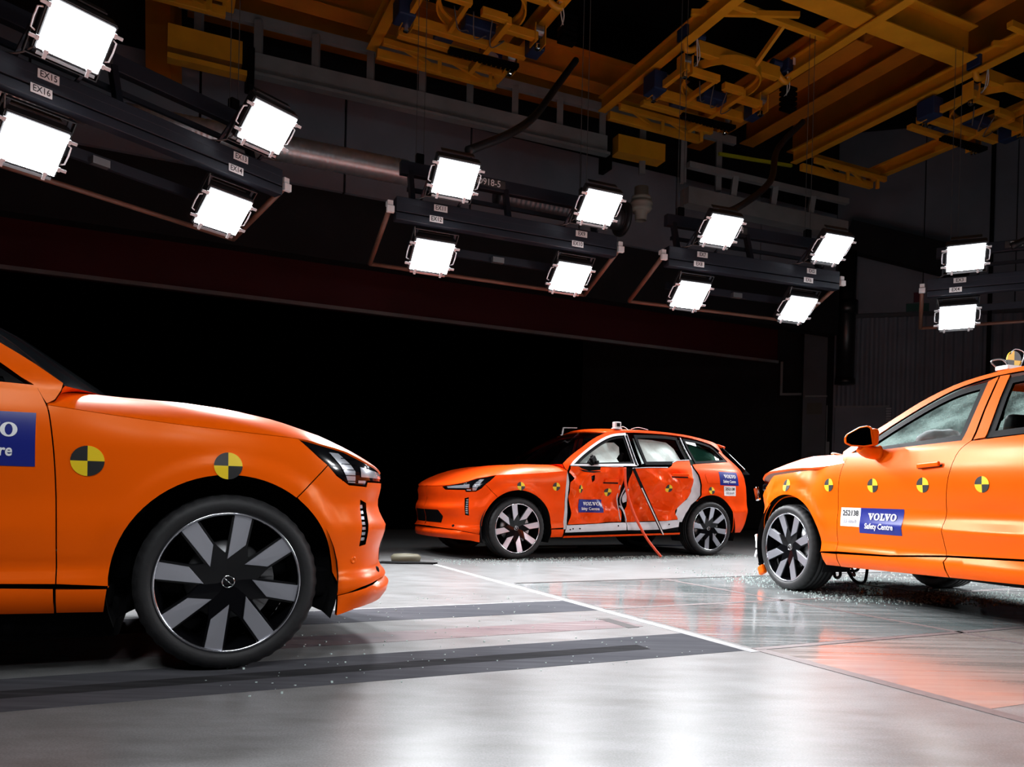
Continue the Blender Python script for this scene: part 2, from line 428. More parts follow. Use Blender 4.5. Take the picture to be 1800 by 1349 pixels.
# ---------------------------------------------------------------- wheels (outer face towards +y, at y = 0)
RR, TRD, WZ = .2987, .374, .376
def wheel_meshes():
    M = {}
    bm = bmesh.new()
    prof = [(-.005, RR-.002), (.008, RR+.006), (.014, RR+.02), (.016, RR+.036), (.010, .350), (.000, .362), (-.012, .3695), (-.022, .3725)]
    ring = []
    for yc in (-.062, -.104, -.146, -.188): ring += [(yc+.006, .374), (yc+.0045, .366), (yc-.0045, .366), (yc-.006, .374)]
    prof += ring+[(-.228, .3725), (-.238, .3695), (-.250, .362), (-.262, .345), (-.262, .318), (-.25, RR-.01)]
    def mod(j, k, ax, r):
        if (5 <= j <= 8 or j >= len(prof)-6 and j < len(prof)-3) and (k//2) % 2: return r-.0035
        return r
    lathe(bm, prof, 168, mod=mod)
    for v in bm.verts:
        if v.co.z < -.3735: v.co.z = -.3735
    M['wheel'] = (bm, RUBBER, True)
    bm = bmesh.new()   # bright rim flange
    lathe(bm, [(.004, RR+.001), (.008, RR-.003), (.006, RR-.010), (-.006, RR-.013), (-.010, RR-.004), (-.004, RR+.001)], 96, closed_prof=True)
    M['rim_flange'] = (bm, ALU_LIP, True)
    bm = bmesh.new()   # dark barrel and back
    lathe(bm, [(-.006, RR-.012), (-.05, RR-.022), (-.13, RR-.035), (-.20, RR-.03)], 64)
    M['barrel'] = (bm, BLACK_G, True)
    bm = bmesh.new(); lathe(bm, [(-.13, .02), (-.128, .17), (-.15, .175), (-.15, .02)], 48); M['brake_disc'] = (bm, STEEL, True)
    bm = bmesh.new(); lathe(bm, [(-.2, .01), (-.2, RR-.03)], 48); M['hub_back'] = (bm, BLACK_M, True)
    bm = bmesh.new(); pts = [( .105+.0*k, 0, 0) for k in range(1)]
    for k in range(9):
        a = math.radians(150+10*k)
        box(bm, (.165*math.cos(a), -.10, .165*math.sin(a)), (.055, .06, .036), Matrix.Rotation(-a, 3, 'Y'))
    M['brake_calliper'] = (bm, STEEL, False)
    bm = bmesh.new(); lathe(bm, [(-.055, .078), (-.040, .074), (-.034, .05), (-.036, .030), (-.036, .001)], 40); M['hub'] = (bm, BLACK_G, True)
    bm = bmesh.new(); lathe(bm, [(-.036, .0285), (-.029, .0275), (-.029, .022), (-.036, .0215)], 32, closed_prof=True)
    bar(bm, (-.015, -.033, -.015), (.015, -.033, .015), .005, .005); M['hub_cap'] = (bm, CHROME, True)
    def yo(r): return -.006-.034*(1-min(r, 1))**1.3
    def prism(bm, poly, t, dy=0):
        f = [bm.verts.new((-x*RR, yo(math.hypot(x, z))+dy, z*RR)) for x, z in poly]
        b = [bm.verts.new((-x*RR, yo(math.hypot(x, z))+dy-t, z*RR)) for x, z in poly]
        n = len(f); bm.faces.new(f); bm.faces.new(b[::-1])
        for i in range(n): bm.faces.new((f[i], b[i], b[(i+1) % n], f[(i+1) % n]))
        bmesh.ops.recalc_face_normals(bm, faces=bm.faces[:])
    bm = bmesh.new(); prism(bm, [(.068, .962), (.19, .955), (.306, .920), (.227, .527), (-.02, .327)], .012, .003)
    bmesh.ops.bevel(bm, geom=bm.edges[:], offset=.0012, segments=1, affect='EDGES')
    M['spoke'] = (bm, ALU, False)
    bm = bmesh.new(); prism(bm, [(.040, .955), (.19, .955), (.335, .905), (.255, .50), (.27, .20), (.19, .0), (-.14, .03), (-.16, .20), (-.055, .335)], .045, -.004)
    bmesh.ops.bevel(bm, geom=bm.edges[:], offset=.004, segments=2, affect='EDGES')
    M['spoke_arm'] = (bm, BLACK_G, False)
    bm = bmesh.new(); lathe(bm, [(-.045, .001), (-.038, .008), (-.046, .010)], 10)
    for v in bm.verts: v.co.x += .053
    M['wheel_bolt'] = (bm, STEEL, True)
    out = {}
    for k, (bm, m, sm) in M.items():
        me = bpy.data.meshes.new(k); bm.to_mesh(me); bm.free(); me.materials.append(m)
        me.polygons.foreach_set('use_smooth', [sm]*len(me.polygons)); out[k] = me
    return out
WM = wheel_meshes()
def wheel(parent, u, side, phase=0, steer=0, y=.92, z=WZ):
    t = link('wheel', WM['wheel'], parent)
    t.location = (u, side*y, z); t.rotation_euler = (0, 0, (0 if side > 0 else PI)+steer)
    def sub(k, ang=0):
        o = link(k, WM[k], t); o.rotation_euler = (0, -ang, 0); return o
    for k in ('rim_flange', 'barrel', 'brake_disc', 'hub_back', 'brake_calliper', 'hub', 'hub_cap'): sub(k)
    for i in range(8): sub('spoke', -(phase+i*PI/4)); sub('spoke_arm', -(phase+i*PI/4))
    for i in range(5): sub('wheel_bolt', i*2*PI/5+.3)
    return t

# ---------------------------------------------------------------- car body: outlines in (s, z)
SEAM_F = curve([(-.722, 1.166), (-.695, 1.115), (-.674, 1.06), (-.657, .95), (-.647, .82), (-.640, .62), (-.638, .385)], 4)
SEAM_B = curve([(-1.782, 1.640), (-1.789, 1.41), (-1.812, 1.198)], 4)+curve([(-1.812, 1.198), (-1.742, 1.126), (-1.708, .995), (-1.682, .85), (-1.667, .71), (-1.660, .6), (-1.682, .438)], 4)[1:]
SEAM_R = curve([(-2.690, 1.245), (-2.700, 1.19), (-2.757, 1.107), (-2.785, .96), (-2.775, .83), (-2.70, .73)], 4)
WIN_F = curve([(-.762, 1.170), (-.95, 1.298), (-1.16, 1.425), (-1.36, 1.528), (-1.53, 1.586), (-1.715, 1.612)], 4)+[(-1.722, 1.41), (-1.732, 1.206)]
WIN_R = [(-1.908, 1.214), (-1.874, 1.48), (-1.866, 1.618)]+curve([(-2.15, 1.632), (-2.40, 1.634), (-2.60, 1.622)], 3)+[(-2.625, 1.45), (-2.672, 1.25)]
WIN_Q = [(-2.775, 1.262), (-2.725, 1.45), (-2.70, 1.612)]+curve([(-2.95, 1.590), (-3.18, 1.535), (-3.30, 1.44), (-3.44, 1.318)], 3)
HOODE = [(-.680, 1.088), (-.448, 1.063), (-.236, 1.042), (-.016, 1.026), (.283, 1.006), (.40, .985), (.53, .963), (.62, .935), (.70, .912), (.86, .888), (1.05, .874), (1.35, .866), (SMAX, .862)]
RAIL = [(-.63, 1.180), (-.745, 1.262), (-.86, 1.334), (-.97, 1.397), (-1.19, 1.525), (-1.42, 1.617), (-1.66, 1.664), (-1.95, 1.684), (-2.25, 1.688), (-2.75, 1.668), (-3.10, 1.622), (-3.40, 1.56)]
ARCH = lambda uc, a0, a1, r=.456: arc(uc, .376, r, a0, a1, 26)
def zcrest(u): return lin([(-.9, 1.19), (-.45, 1.172), (-.2, 1.168), (0, 1.150), (.2, 1.112), (.4, 1.052), (.55, .990), (.68, .930), (.78, .892), (.86, .862)], u)
def E3(s, z): return Vector(S(s, z))
def hood_mesh(name, parent, m, dz=None, na=46, nt=13):
    e = curve(HOODE, 4); V = []; F = []
    L = len(e)
    def um(a): return lin([(0, -.37), (.25, -.12), (.5, .2), (.75, .58), (1, .852)], a)
    for sd in (1, -1):
        o = len(V)
        for i in range(L):
            a = i/(L-1); E = E3(*e[i]); uc = um(a)
            zl = 0
            for j in range(nt+1):
                t = (j/nt)**1.5; u = E.x+(uc-E.x)*(t*t*(3-2*t)); v = E.y*(1-t)
                zc = zcrest(u); z = E.z+(zc-E.z)*(1-(1-t)**8)-.012*math.exp(-((t-.62)/.3)**2)*(1-a)
                p = Vector((u, v, z))
                if dz: p += dz(u, v, t)
                V.append(Vector((p.x, p.y*sd, p.z)))
        for i in range(L-1):
            for j in range(nt):
                q = (o+i*(nt+1)+j, o+i*(nt+1)+j+1, o+(i+1)*(nt+1)+j+1, o+(i+1)*(nt+1)+j)
                F.append(q if sd > 0 else q[::-1])
        # folded rim
        b = len(V)
        for i in range(L):
            p = V[o+i*(nt+1)]; V.append(p.copy()); V.append(p+Vector((-.004, -.012*sd, -.018)))
        for i in range(L-1):
            q = (b+2*i, b+2*i+2, b+2*i+3, b+2*i+1); F.append(q[::-1] if sd > 0 else q)
    # cowl strip between the back edge of the bonnet and the foot of the windscreen
    for sd, o in ((1, 0), (-1, (L*(nt+1)+2*L))):
        cv = []; cf = []
        for j in range(nt+1):
            p = V[o+j]; x = abs(p.y)/max(abs(V[o].y), 1e-6); w0 = E3(-.63, 1.180); k = x**2.2
            q = Vector((-.385+(w0.x+.385)*k, p.y*w0.y/abs(V[o].y)*.985, 1.162+(w0.z-1.170)*k))
            cv += [p+Vector((0, 0, -.002)), q+Vector((.004, 0, -.002))]
        for j in range(nt): cf.append((2*j, 2*j+2, 2*j+3, 2*j+1) if sd > 0 else (2*j+1, 2*j+3, 2*j+2, 2*j))
        raw('cowl_panel', cv, cf, m, parent)
    ob = raw(name, V, F, m, parent)
    bm = bmesh.new(); bm.from_mesh(ob.data); bmesh.ops.remove_doubles(bm, verts=[v for v in bm.verts if abs(v.co.y) < 1e-5], dist=1e-4)
    bmesh.ops.recalc_face_normals(bm, faces=bm.faces[:])
    up = sum(f.normal.z*f.calc_area() for f in bm.faces)
    if up < 0: bmesh.ops.reverse_faces(bm, faces=bm.faces[:])
    bm.to_mesh(ob.data); bm.free()
    return ob
def grid_surface(name, fn, nu, nv, m, parent, thick=.012, smooth=True):
    V = []; F = []
    for i in range(nu+1):
        for j in range(nv+1): V.append(Vector(fn(i/nu, j/nv)))
    for i in range(nu):
        for j in range(nv): F.append((i*(nv+1)+j, (i+1)*(nv+1)+j, (i+1)*(nv+1)+j+1, i*(nv+1)+j+1))
    o = raw(name, V, F, m, parent, smooth)
    if thick:
        sm = o.modifiers.new('shell', 'SOLIDIFY'); sm.thickness = thick; sm.offset = -1
    return o
def greenhouse(car, paint, ws_m):
    rl = curve(RAIL, 4)
    lo = [p for p in rl if p[0] >= -1.425]; up = [p for p in rl if p[0] <= -1.415]
    def pick(L, t):
        x = t*(len(L)-1); i = min(int(x), len(L)-2); f = x-i
        return (L[i][0]+(L[i+1][0]-L[i][0])*f, L[i][1]+(L[i+1][1]-L[i][1])*f)
    def ws(a, b):
        p = E3(*pick(lo, b)); x = 2*a-1; cu = lin([(0, -.44), (1, -1.30)], b); cz = lin([(0, 1.162), (.5, 1.452), (1, 1.668)], b)
        k = abs(x)**2.2
        return (cu+(p.x-cu)*k, p.y*x*.985, cz+(p.z-.008-cz)*k)
    grid_surface('windscreen', ws, 18, 10, ws_m, car, 0)
    def roof(a, b):
        p = E3(*pick(up, b)); x = 2*a-1; cu = lin([(0, -1.315), (1, p.x-.10)], b); cz = p.z+.030*(1-b*.4)
        k = abs(x)**2.4
        return (cu+(p.x-cu)*k, p.y*x, cz+(p.z-cz)*k)
    grid_surface('roof', roof, 16, 14, paint, car, .02)
    pr = E3(*up[-1])
    def rear(a, b):
        x = 2*a-1; y0 = pr.y*.97; y1 = .74
        return (lin([(0, pr.x-.06), (1, -3.84)], b)-.05*(1-x*x), (y0+(y1-y0)*b)*x, lin([(0, pr.z+.01), (1, 1.15)], b))
    grid_surface('rear_window', rear, 8, 6, GLASS, car, .008)
    def sp(a, b):
        x = 2*a-1
        return (pr.x-.03-.17*b*(1-.25*x*x), pr.y*x, pr.z+.030*(1-x*x)*(1-b)+.004-.03*b)
    grid_surface('roof_spoiler', sp, 12, 3, paint, car, .03)
def build_car(car, paint, near, opt):
    """car: Empty; near: +1 if the left side faces the camera, -1 the right"""
    P = lambda nm, pts, m=None, side=1, res=.045, **k: panel(nm, pts, m or paint, car, side=side, res=res if side == near else res*1.8, **k)
    skip = opt.get('skip', ())
    for sd in (near, -near):
        nr = sd == near; r = opt.get('res', .045)
        fseam = curve([(.424, .893), (.380, .848), (.336, .803), (.276, .742)], 3)
        if not (nr and 'front_fender' in skip):
            P('front_fender', mp=opt.get('fender_map', S) if nr else S, pts=[p for p in HOODE if p[0] < .29]+[(.376, .928)]+fseam+ARCH(0, 53, 181)+[(-.455, .372)]+[p for p in SEAM_F[::-1] if p[1] < 1.083], side=sd, res=r)
        P('front_sill_trim', [(-.458, .364), (-.472, .262), (-.641, .266), (-.640, .368)], side=sd, res=.05)
        if not (nr and 'sill' in skip):
            P('sill_trim', [(-.645, .370), (-.645, .264), (-1.70, .292), (-1.672, .395), (-1.690, .430), (-1.2, .392)], side=sd, res=.06)
            P('sill_trim', [(-1.696, .430), (-1.678, .395), (-1.706, .293), (-2.47, .312), (-2.50, .46)], side=sd, res=.06)
        if not (nr and 'doors' in skip):
            P('front_door', SEAM_F+[(-1.2, .40)]+SEAM_B[::-1]+WIN_F[5*4:]+[(-.770, 1.168)], side=sd, res=r)
            P('rear_door', SEAM_B[8:]+[(-2.46, .468)]+ARCH(-2.97, 12, 50)+SEAM_R[::-1], side=sd, res=r)
            P('door_frame', [(-1.790, 1.640), (-1.798, 1.41), (-1.822, 1.203), (-1.905, 1.213), (-1.874, 1.48), (-1.866, 1.640)], side=sd, res=.05)
            P('door_frame', [(-2.603, 1.640), (-2.627, 1.45), (-2.672, 1.252), (-2.692, 1.252), (-2.662, 1.45), (-2.640, 1.640)], BLACK_G, side=sd, res=.05)
        # rail over the doors, from the foot of the A-pillar to the tail
        lowr = [(-.775, 1.192), (-.95, 1.318), (-1.16, 1.444), (-1.36, 1.546), (-1.53, 1.605), (-1.78, 1.644), (-2.15, 1.652), (-2.45, 1.652), (-2.75, 1.636), (-2.95, 1.608), (-3.20, 1.552), (-3.36, 1.47)]
        P('roof_rail', curve(RAIL, 3)+[(-3.46, 1.44)]+curve(lowr[::-1], 3)+[(-.735, 1.168), (-.716, 1.150), (-.700, 1.120), (-.682, 1.092), (-.655, 1.110), (-.635, 1.150)], side=sd, res=.05, gap=.001)
        # rear quarter with its window
        P('rear_quarter', [(-2.72, .752)]+ARCH(-2.97, 55, 178)+[(-3.44, .31), (-4.2, .31), (-4.2, .93), (-3.98, 1.10), (-3.80, 1.20), (-3.55, 1.37), (-3.38, 1.466), (-3.31, 1.445), (-3.446, 1.312), (-2.775, 1.256), (-2.705, 1.245), (-2.712, 1.19), (-2.766, 1.107), (-2.795, .96), (-2.785, .83)], side=sd, res=r)
        P('tailgate', [(-4.21, .31), (SMIN, .31), (SMIN, 1.16), (-4.10, 1.16), (-4.0, 1.10), (-4.21, .93)], side=sd, res=.08)
        # windows
        gl = opt.get('glass', GLASS)
        for wn, nm in ((WIN_F, 'f'), (WIN_R, 'r'), (WIN_Q, 'q')):
            inn = inset(wn, .042 if nm != 'q' else .03)
            P('window_seal', wn, BLACK_S, side=sd, res=.05, holes=[inn], gap=.0, off=-.006, thick=.02)
            if not (nr and nm in opt.get('noglass', '')):
                P('window_glass', inset(wn, .036 if nm != 'q' else .026), opt.get('glass_'+nm, gl) if nr else gl, side=sd, res=.07, gap=0, off=-.014, thick=.004)
        # front end
        bump = fseam[::-1]+[(.470, .846), (.54, .806), (.665, .800), (.672, .822), (1.0, .822), (1.075, .862)]+[(1.35, .858), (SMAX, .855)]+[(SMAX, .37), (1.3, .37), (.8, .352), (.62, .325), (.487, .292), (.478, .36)]+ARCH(0, 2, 50)[1:]
        drl = [(.630, .738), (.685, .722), (.668, .525), (.618, .518)]
        if not (nr and 'front_bumper' in skip):
            P('front_bumper', bump, side=sd, res=.035, holes=[drl])
            P('daytime_lamp', inset(drl, .001), BLACK_G, side=sd, res=.04, gap=0, off=-.018, thick=.02)
            for k in range(7):
                z0 = .540+.026*k
                P('lamp_segment', [(.634, z0), (.634, z0+.020), (.668, z0+.020), (.668, z0)], LIGHTBLK, side=sd, res=.05, off=-.010, thick=.008)
            P('lower_grille', [(1.08, .42), (1.04, .50), (1.12, .575), (SMAX-.01, .575), (SMAX-.01, .42)], BLACK_S, side=sd, res=.06, gap=0, off=.003, thick=.006)
            lipm = lambda s, z: tuple(Vector(S(s, .36))+(Vector((Cs(s)[0], Cs(s)[1], 0))-Vector((.2, 0, 0))).normalized()*lin([(.20, -.06), (.255, -.01), (.285, .012), (.31, .020), (.335, .012), (.352, -.02), (.36, -.06)], z)*sst(.42, .75, s)+Vector((0, 0, z-.36)))
            P('bumper_lip', [(.480, .300), (.62, .322), (.8, .350), (1.3, .358), (SMAX, .358), (SMAX, .24), (.9, .24), (.6, .225), (.480, .205)], side=sd, res=.04, mp=lipm)
        if not (nr and 'headlight' in skip):
            hl = [(.286, 1.003), (.40, .982), (.53, .960), (.62, .932), (.70, .908), (.86, .884), (1.07, .868), (1.0, .826), (.676, .826), (.669, .803), (.54, .809), (.470, .850), (.380, .928)]
            h = P('headlight', hl, BLACK_G, side=sd, res=.05, off=-.006)
            for nm, pl in (('lamp_block', [(.43, .955), (.49, .952), (.555, .905), (.585, .870), (.585, .812), (.535, .814), (.520, .848), (.495, .890)]), ('lamp_bar', [(.62, .895), (.72, .882), (.86, .872), (.98, .862), (.96, .838), (.80, .838), (.62, .842)]), ('lamp_bar', [(.60, .830), (.66, .830), (.66, .812), (.60, .812)])):
                o = P(nm, pl, LIGHTBLK, side=sd, res=.04, off=-.002, thick=.006); o.parent = h
            for k in range(5):
                z0 = .822+.026*k
                o = P('lamp_rib', [(.50, z0), (.60, z0), (.60, z0+.003), (.50, z0+.003)], BLACK_G, side=sd, res=.05, off=.0, gap=0, thick=.004); o.parent = h
        # inner wheel-house and the wheels
        for uc in (0, -2.97):
            bm = bmesh.new()
            prof = [(.90*sd, .470), (.66*sd, .475), (.58*sd, .42), (.50*sd, .10)]
            n = 28; rings = []
            for y, rr in prof:
                rings.append([bm.verts.new((uc+rr*math.cos(math.radians(-22+224*k/n)), y, .376+rr*math.sin(math.radians(-22+224*k/n)))) for k in range(n+1)])
            for A, B in zip(rings, rings[1:]):
                for k in range(n): bm.faces.new((A[k], A[k+1], B[k+1], B[k]))
            for v in bm.verts: v.co.z = max(v.co.z, .20)
            frombm('wheel_house', bm, BLACK_M, car)
    hood = opt.get('hood', None)
    hood_mesh('bonnet', car, paint, hood)
    greenhouse(car, paint, opt.get('windscreen', GLASS))
    bm = bmesh.new(); tube(bm, spline([(-.66, .78, 1.10), (-.50, .5, 1.135), (-.41, 0, 1.145), (-.50, -.5, 1.135), (-.66, -.78, 1.10)], 6), .035, 8); frombm('cowl', bm, BLACK_M, car, True)
    # floor pan, dashboard, seats
    bm = bmesh.new()
    box(bm, (-1.5, 0, .32), (2.1, 1.56, .10)); zl = opt.get('low', .26); box(bm, (-1.5, 0, (zl+.3)/2), (2.15, 1.30, .3-zl)); box(bm, (0, 0, .30), (.6, 1.0, .16)); box(bm, (-3.2, 0, .34), (1.1, 1.0, .12)); box(bm, (.55, 0, .34), (.35, 1.3, .14))
    frombm('underbody', bm, BLACK_M, car, bevel=.02)
    bm = bmesh.new(); box(bm, (-.62, 0, 1.0), (.42, 1.50, .26)); box(bm, (-.42, 0, .72), (.1, 1.5, .7)); frombm('dashboard', bm, BLACK_S, car, bevel=.05)
    for x, ys in ((-1.55, (.38, -.38)), (-2.42, (.4, -.4))):
        for y in ys:
            bm = bmesh.new()
            box(bm, (x+.25, y, .62), (.52, .50, .16)); box(bm, (x-.10, y, .92), (.16, .48, .62), Matrix.Rotation(-.25, 3, 'Y'))
            o = frombm('seat', bm, BLACK_S, car, True, bevel=.05, seg=3)
            bm = bmesh.new(); box(bm, (x-.21, y, 1.30), (.11, .27, .19), Matrix.Rotation(-.2, 3, 'Y')); frombm('headrest', bm, BLACK_S, o, True, bevel=.04, seg=3)
    bm = bmesh.new(); box(bm, (-3.0, 0, .85), (.9, 1.5, .5)); frombm('boot_floor', bm, BLACK_M, car)

# ---------------------------------------------------------------- floor
def floor_mat():
    m = bpy.data.materials.new('polished_concrete'); m.use_nodes = True; nt = m.node_tree; N = nt.nodes; Lk = nt.links
    b = N['Principled BSDF']; b.inputs['Specular IOR Level'].default_value = .07
    tc = N.new('ShaderNodeTexCoord'); mp = N.new('ShaderNodeMapping'); mp.inputs['Rotation'].default_value = (0, 0, -AA); mp.inputs['Scale'].default_value = (.35, 1, 1)
    Lk.new(tc.outputs['Object'], mp.inputs[0])
    def noise(sc, det, src=None, rough=.6):
        n = N.new('ShaderNodeTexNoise'); n.inputs['Scale'].default_value = sc; n.inputs['Detail'].default_value = det; n.inputs['Roughness'].default_value = rough
        Lk.new((src or tc.outputs['Object']), n.inputs['Vector']); return n.outputs[0]
    a = noise(.7, 6); c = noise(9, 8, mp.outputs[0]); d = noise(140, 3)
    r1 = N.new('ShaderNodeValToRGB'); e = r1.color_ramp.elements; e[0].position = .25; e[0].color = (.165,.166,.166,1); e[1].position = .75; e[1].color = (.23,.231,.234,1); Lk.new(a, r1.inputs[0])
    r2 = N.new('ShaderNodeValToRGB'); e = r2.color_ramp.elements; e[0].position = .3; e[0].color = (.70, .69, .67, 1); e[1].position = .62; e[1].color = (1, 1, 1, 1); Lk.new(c, r2.inputs[0])
    r3 = N.new('ShaderNodeValToRGB'); e = r3.color_ramp.elements; e[0].position = .35; e[0].color = (.80, .80, .80, 1); e[1].position = .65; e[1].color = (1.1, 1.1, 1.1, 1); Lk.new(d, r3.inputs[0])
    def mul(x, y):
        q = N.new('ShaderNodeMix'); q.data_type = 'RGBA'; q.blend_type = 'MULTIPLY'; q.inputs[0].default_value = 1
        Lk.new(x, q.inputs[6]); Lk.new(y, q.inputs[7]); return q.outputs[2]
    Lk.new(mul(mul(r1.outputs[0], r2.outputs[0]), r3.outputs[0]), b.inputs['Base Color'])
    rr = N.new('ShaderNodeMapRange'); rr.inputs[3].default_value = .27; rr.inputs[4].default_value = .36; Lk.new(c, rr.inputs[0]); Lk.new(rr.outputs[0], b.inputs['Roughness'])
    bp = N.new('ShaderNodeBump'); bp.inputs['Strength'].default_value = .05; bp.inputs['Distance'].default_value = .004; Lk.new(d, bp.inputs['Height']); Lk.new(bp.outputs[0], b.inputs['Normal'])
    return m
def streak_mat(name, c0, c1, c2, rough0, rough1, sx=.35, sy=9, spec=.5):
    """worn plate: streaks run along the test track"""
    m = bpy.data.materials.new(name); m.use_nodes = True; nt = m.node_tree; N = nt.nodes; Lk = nt.links; b = N['Principled BSDF']
    b.inputs['Specular IOR Level'].default_value = spec
    tc = N.new('ShaderNodeTexCoord'); mp = N.new('ShaderNodeMapping'); mp.inputs['Rotation'].default_value = (0, 0, -AA); mp.inputs['Scale'].default_value = (sx, sy, 1)
    Lk.new(tc.outputs['Object'], mp.inputs[0])
    n = N.new('ShaderNodeTexNoise'); n.inputs['Scale'].default_value = 2; n.inputs['Detail'].default_value = 8; n.inputs['Roughness'].default_value = .7; Lk.new(mp.outputs[0], n.inputs[0])
    n2 = N.new('ShaderNodeTexNoise'); n2.inputs['Scale'].default_value = 1.1; n2.inputs['Detail'].default_value = 5; Lk.new(tc.outputs['Object'], n2.inputs[0])
    ad = N.new('ShaderNodeMath'); ad.operation = 'MULTIPLY_ADD'; ad.inputs[1].default_value = .6; Lk.new(n.outputs[0], ad.inputs[0])
    sc = N.new('ShaderNodeMath'); sc.operation = 'MULTIPLY'; sc.inputs[1].default_value = .4; Lk.new(n2.outputs[0], sc.inputs[0]); Lk.new(sc.outputs[0], ad.inputs[2])
    r = N.new('ShaderNodeValToRGB'); e = r.color_ramp.elements; e[0].position = .36; e[0].color = (*c0, 1); e[1].position = .64; e[1].color = (*c2, 1); k = e.new(.5); k.color = (*c1, 1)
    Lk.new(ad.outputs[0], r.inputs[0]); Lk.new(r.outputs[0], b.inputs['Base Color'])
    rr = N.new('ShaderNodeMapRange'); rr.inputs[1].default_value = .35; rr.inputs[2].default_value = .65; rr.inputs[3].default_value = rough0; rr.inputs[4].default_value = rough1; Lk.new(n.outputs[0], rr.inputs[0]); Lk.new(rr.outputs[0], b.inputs['Roughness'])
    return m
CONC = floor_mat()
PLATE = streak_mat('worn_glass_plate', (.07, .095, .095), (.19, .205, .205), (.34, .36, .36), .03, .22, spec=.8)
PLATE_R = streak_mat('worn_reddish_plate', (.20, .16, .145), (.24, .21, .195), (.29, .275, .265), .08, .26, spec=.45)
TRACK = streak_mat('dark_track_paint', (.05, .051, .059), (.068, .069, .077), (.09, .09, .10), .4, .5, spec=.0)
TRACK_W = streak_mat('worn_red_track', (.08, .075, .09), (.15, .11, .115), (.22, .205, .205), .25, .35, spec=.1)
STRIP = mat('steel_joint_strip', (.15, .125, .125), .38, spec=.05, noise=(30, .12))
JOINT = mat('dark_joint', (.03, .03, .03), .35, spec=.1)
LINE_W = mat('white_floor_line', (.34, .34, .345), .4, spec=0, noise=(20, .15))
def slab(name, a0, a1, b0, b1, z0, z1, m, parent=None):
    bm = bmesh.new()
    P = [AB(a0, b0), AB(a1, b0), AB(a1, b1), AB(a0, b1)]
    lo = [bm.verts.new(p+Vector((0, 0, z0))) for p in P]; hi = [bm.verts.new(p+Vector((0, 0, z1))) for p in P]
    bm.faces.new(hi); bm.faces.new(lo[::-1])
    for i in range(4): bm.faces.new((lo[i], lo[(i+1) % 4], hi[(i+1) % 4], hi[i]))
    bmesh.ops.recalc_face_normals(bm, faces=bm.faces[:])
    return frombm(name, bm, m, parent)
fl = tag(slab('floor', -16, 22, -14, 30, -.3, 0, CONC), kind='structure')
E1 = .0012
# observation plates of the crash pit, one by one, set flush with a joint strip between them
for i, (a0, a1) in enumerate(((2.90, 4.47), (4.53, 6.12), (6.18, 7.80), (7.86, 9.5))):
    for j, (b0, b1) in enumerate(((1.90, 3.08), (3.16, 4.56), (4.62, 6.10))):
        if j == 0 and i > 1: continue
        slab('floor_plate', a0, a1, b0, b1, -.02, E1, PLATE_R if j == 0 else PLATE, fl)
for b in (3.12, 4.59): slab('joint_strip', 2.88, 9.5, b-.026, b+.026, -.02, .0024, STRIP, fl)
for a in (4.50, 6.15, 7.83): slab('joint_strip', a-.022, a+.022, 1.9, 6.12, -.02, .0024, STRIP, fl)
slab('joint_strip', 2.86, 2.93, -3, 3.10, -.02, .0024, STRIP, fl)
slab('edge_line', 2.80, 2.86, 3.06, 8.3, -.02, .0020, LINE_W, fl)
slab('edge_line', 2.93, 9.5, 6.12, 6.17, -.02, .0018, JOINT, fl)
slab('track_band', -12, 2.80, 3.11, 3.63, -.02, E1, TRACK, fl)
slab('track_band', -12, 2.80, 4.55, 5.04, -.02, E1, TRACK, fl)
slab('track_band', -12, 2.72, 3.90, 4.18, -.02, E1, TRACK_W, fl)
slab('tyre_mark', -2, 2.35, 3.30, 3.42, .0002, .0019, streak_mat('tyre_mark', (.022, .022, .024), (.03, .03, .032), (.05, .05, .055), .4, .5, spec=0), fl)
slab('joint_strip', 2.60, 2.68, 3.88, 4.22, -.02, .002, JOINT, fl)
slab('edge_line', -12, 2.78, 5.04, 5.06, -.02, .002, LINE_W, fl)

# ---------------------------------------------------------------- walls, ceiling
def cladding(name, c, rough, sc=(.05, .05), metal=0): return mat(name, c, rough, metal=metal, noise=(1.5, .15))
WALL_D = mat('dark_wall', (.012, .012, .014), .8, spec=.2, noise=(2, .2))
VOID = mat('unlit_hall_black', (.0008, .0008, .0008), .9, spec=.05)
WALL_G = mat('grey_wall_panel', (.17, .185, .22), .7, spec=.3, noise=(1.2, .12))
WALL_C = mat('corrugated_sheet', (.15, .165, .20), .5, spec=.4, noise=(1.5, .15))
RED = mat('dark_red_panel', (.060, .005, .008), .6, spec=.3, noise=(.8, .15))
COLM = mat('dark_blue_column', (.05, .056, .066), .55, noise=(2, .15))
GREYM = mat('grey_steelwork', (.20, .21, .215), .6, noise=(2, .15))
CRANE = mat('crane_yellow', (.66, .30, .012), .48, noise=(2.5, .12))
CRANE_D = mat('crane_orange_dark', (.55, .19, .010), .55, noise=(2, .15))
NAVY = mat('motor_blue', (.012, .030, .09), .45)
LIME = mat('lime_rail', (.33, .36, .01), .5)
ceil_ = tag(slab('ceiling', -16, 22, -14, 24, 10.6, 10.8, mat('black_ceiling', (.006, .006, .007), .9, spec=.1)), kind='structure')
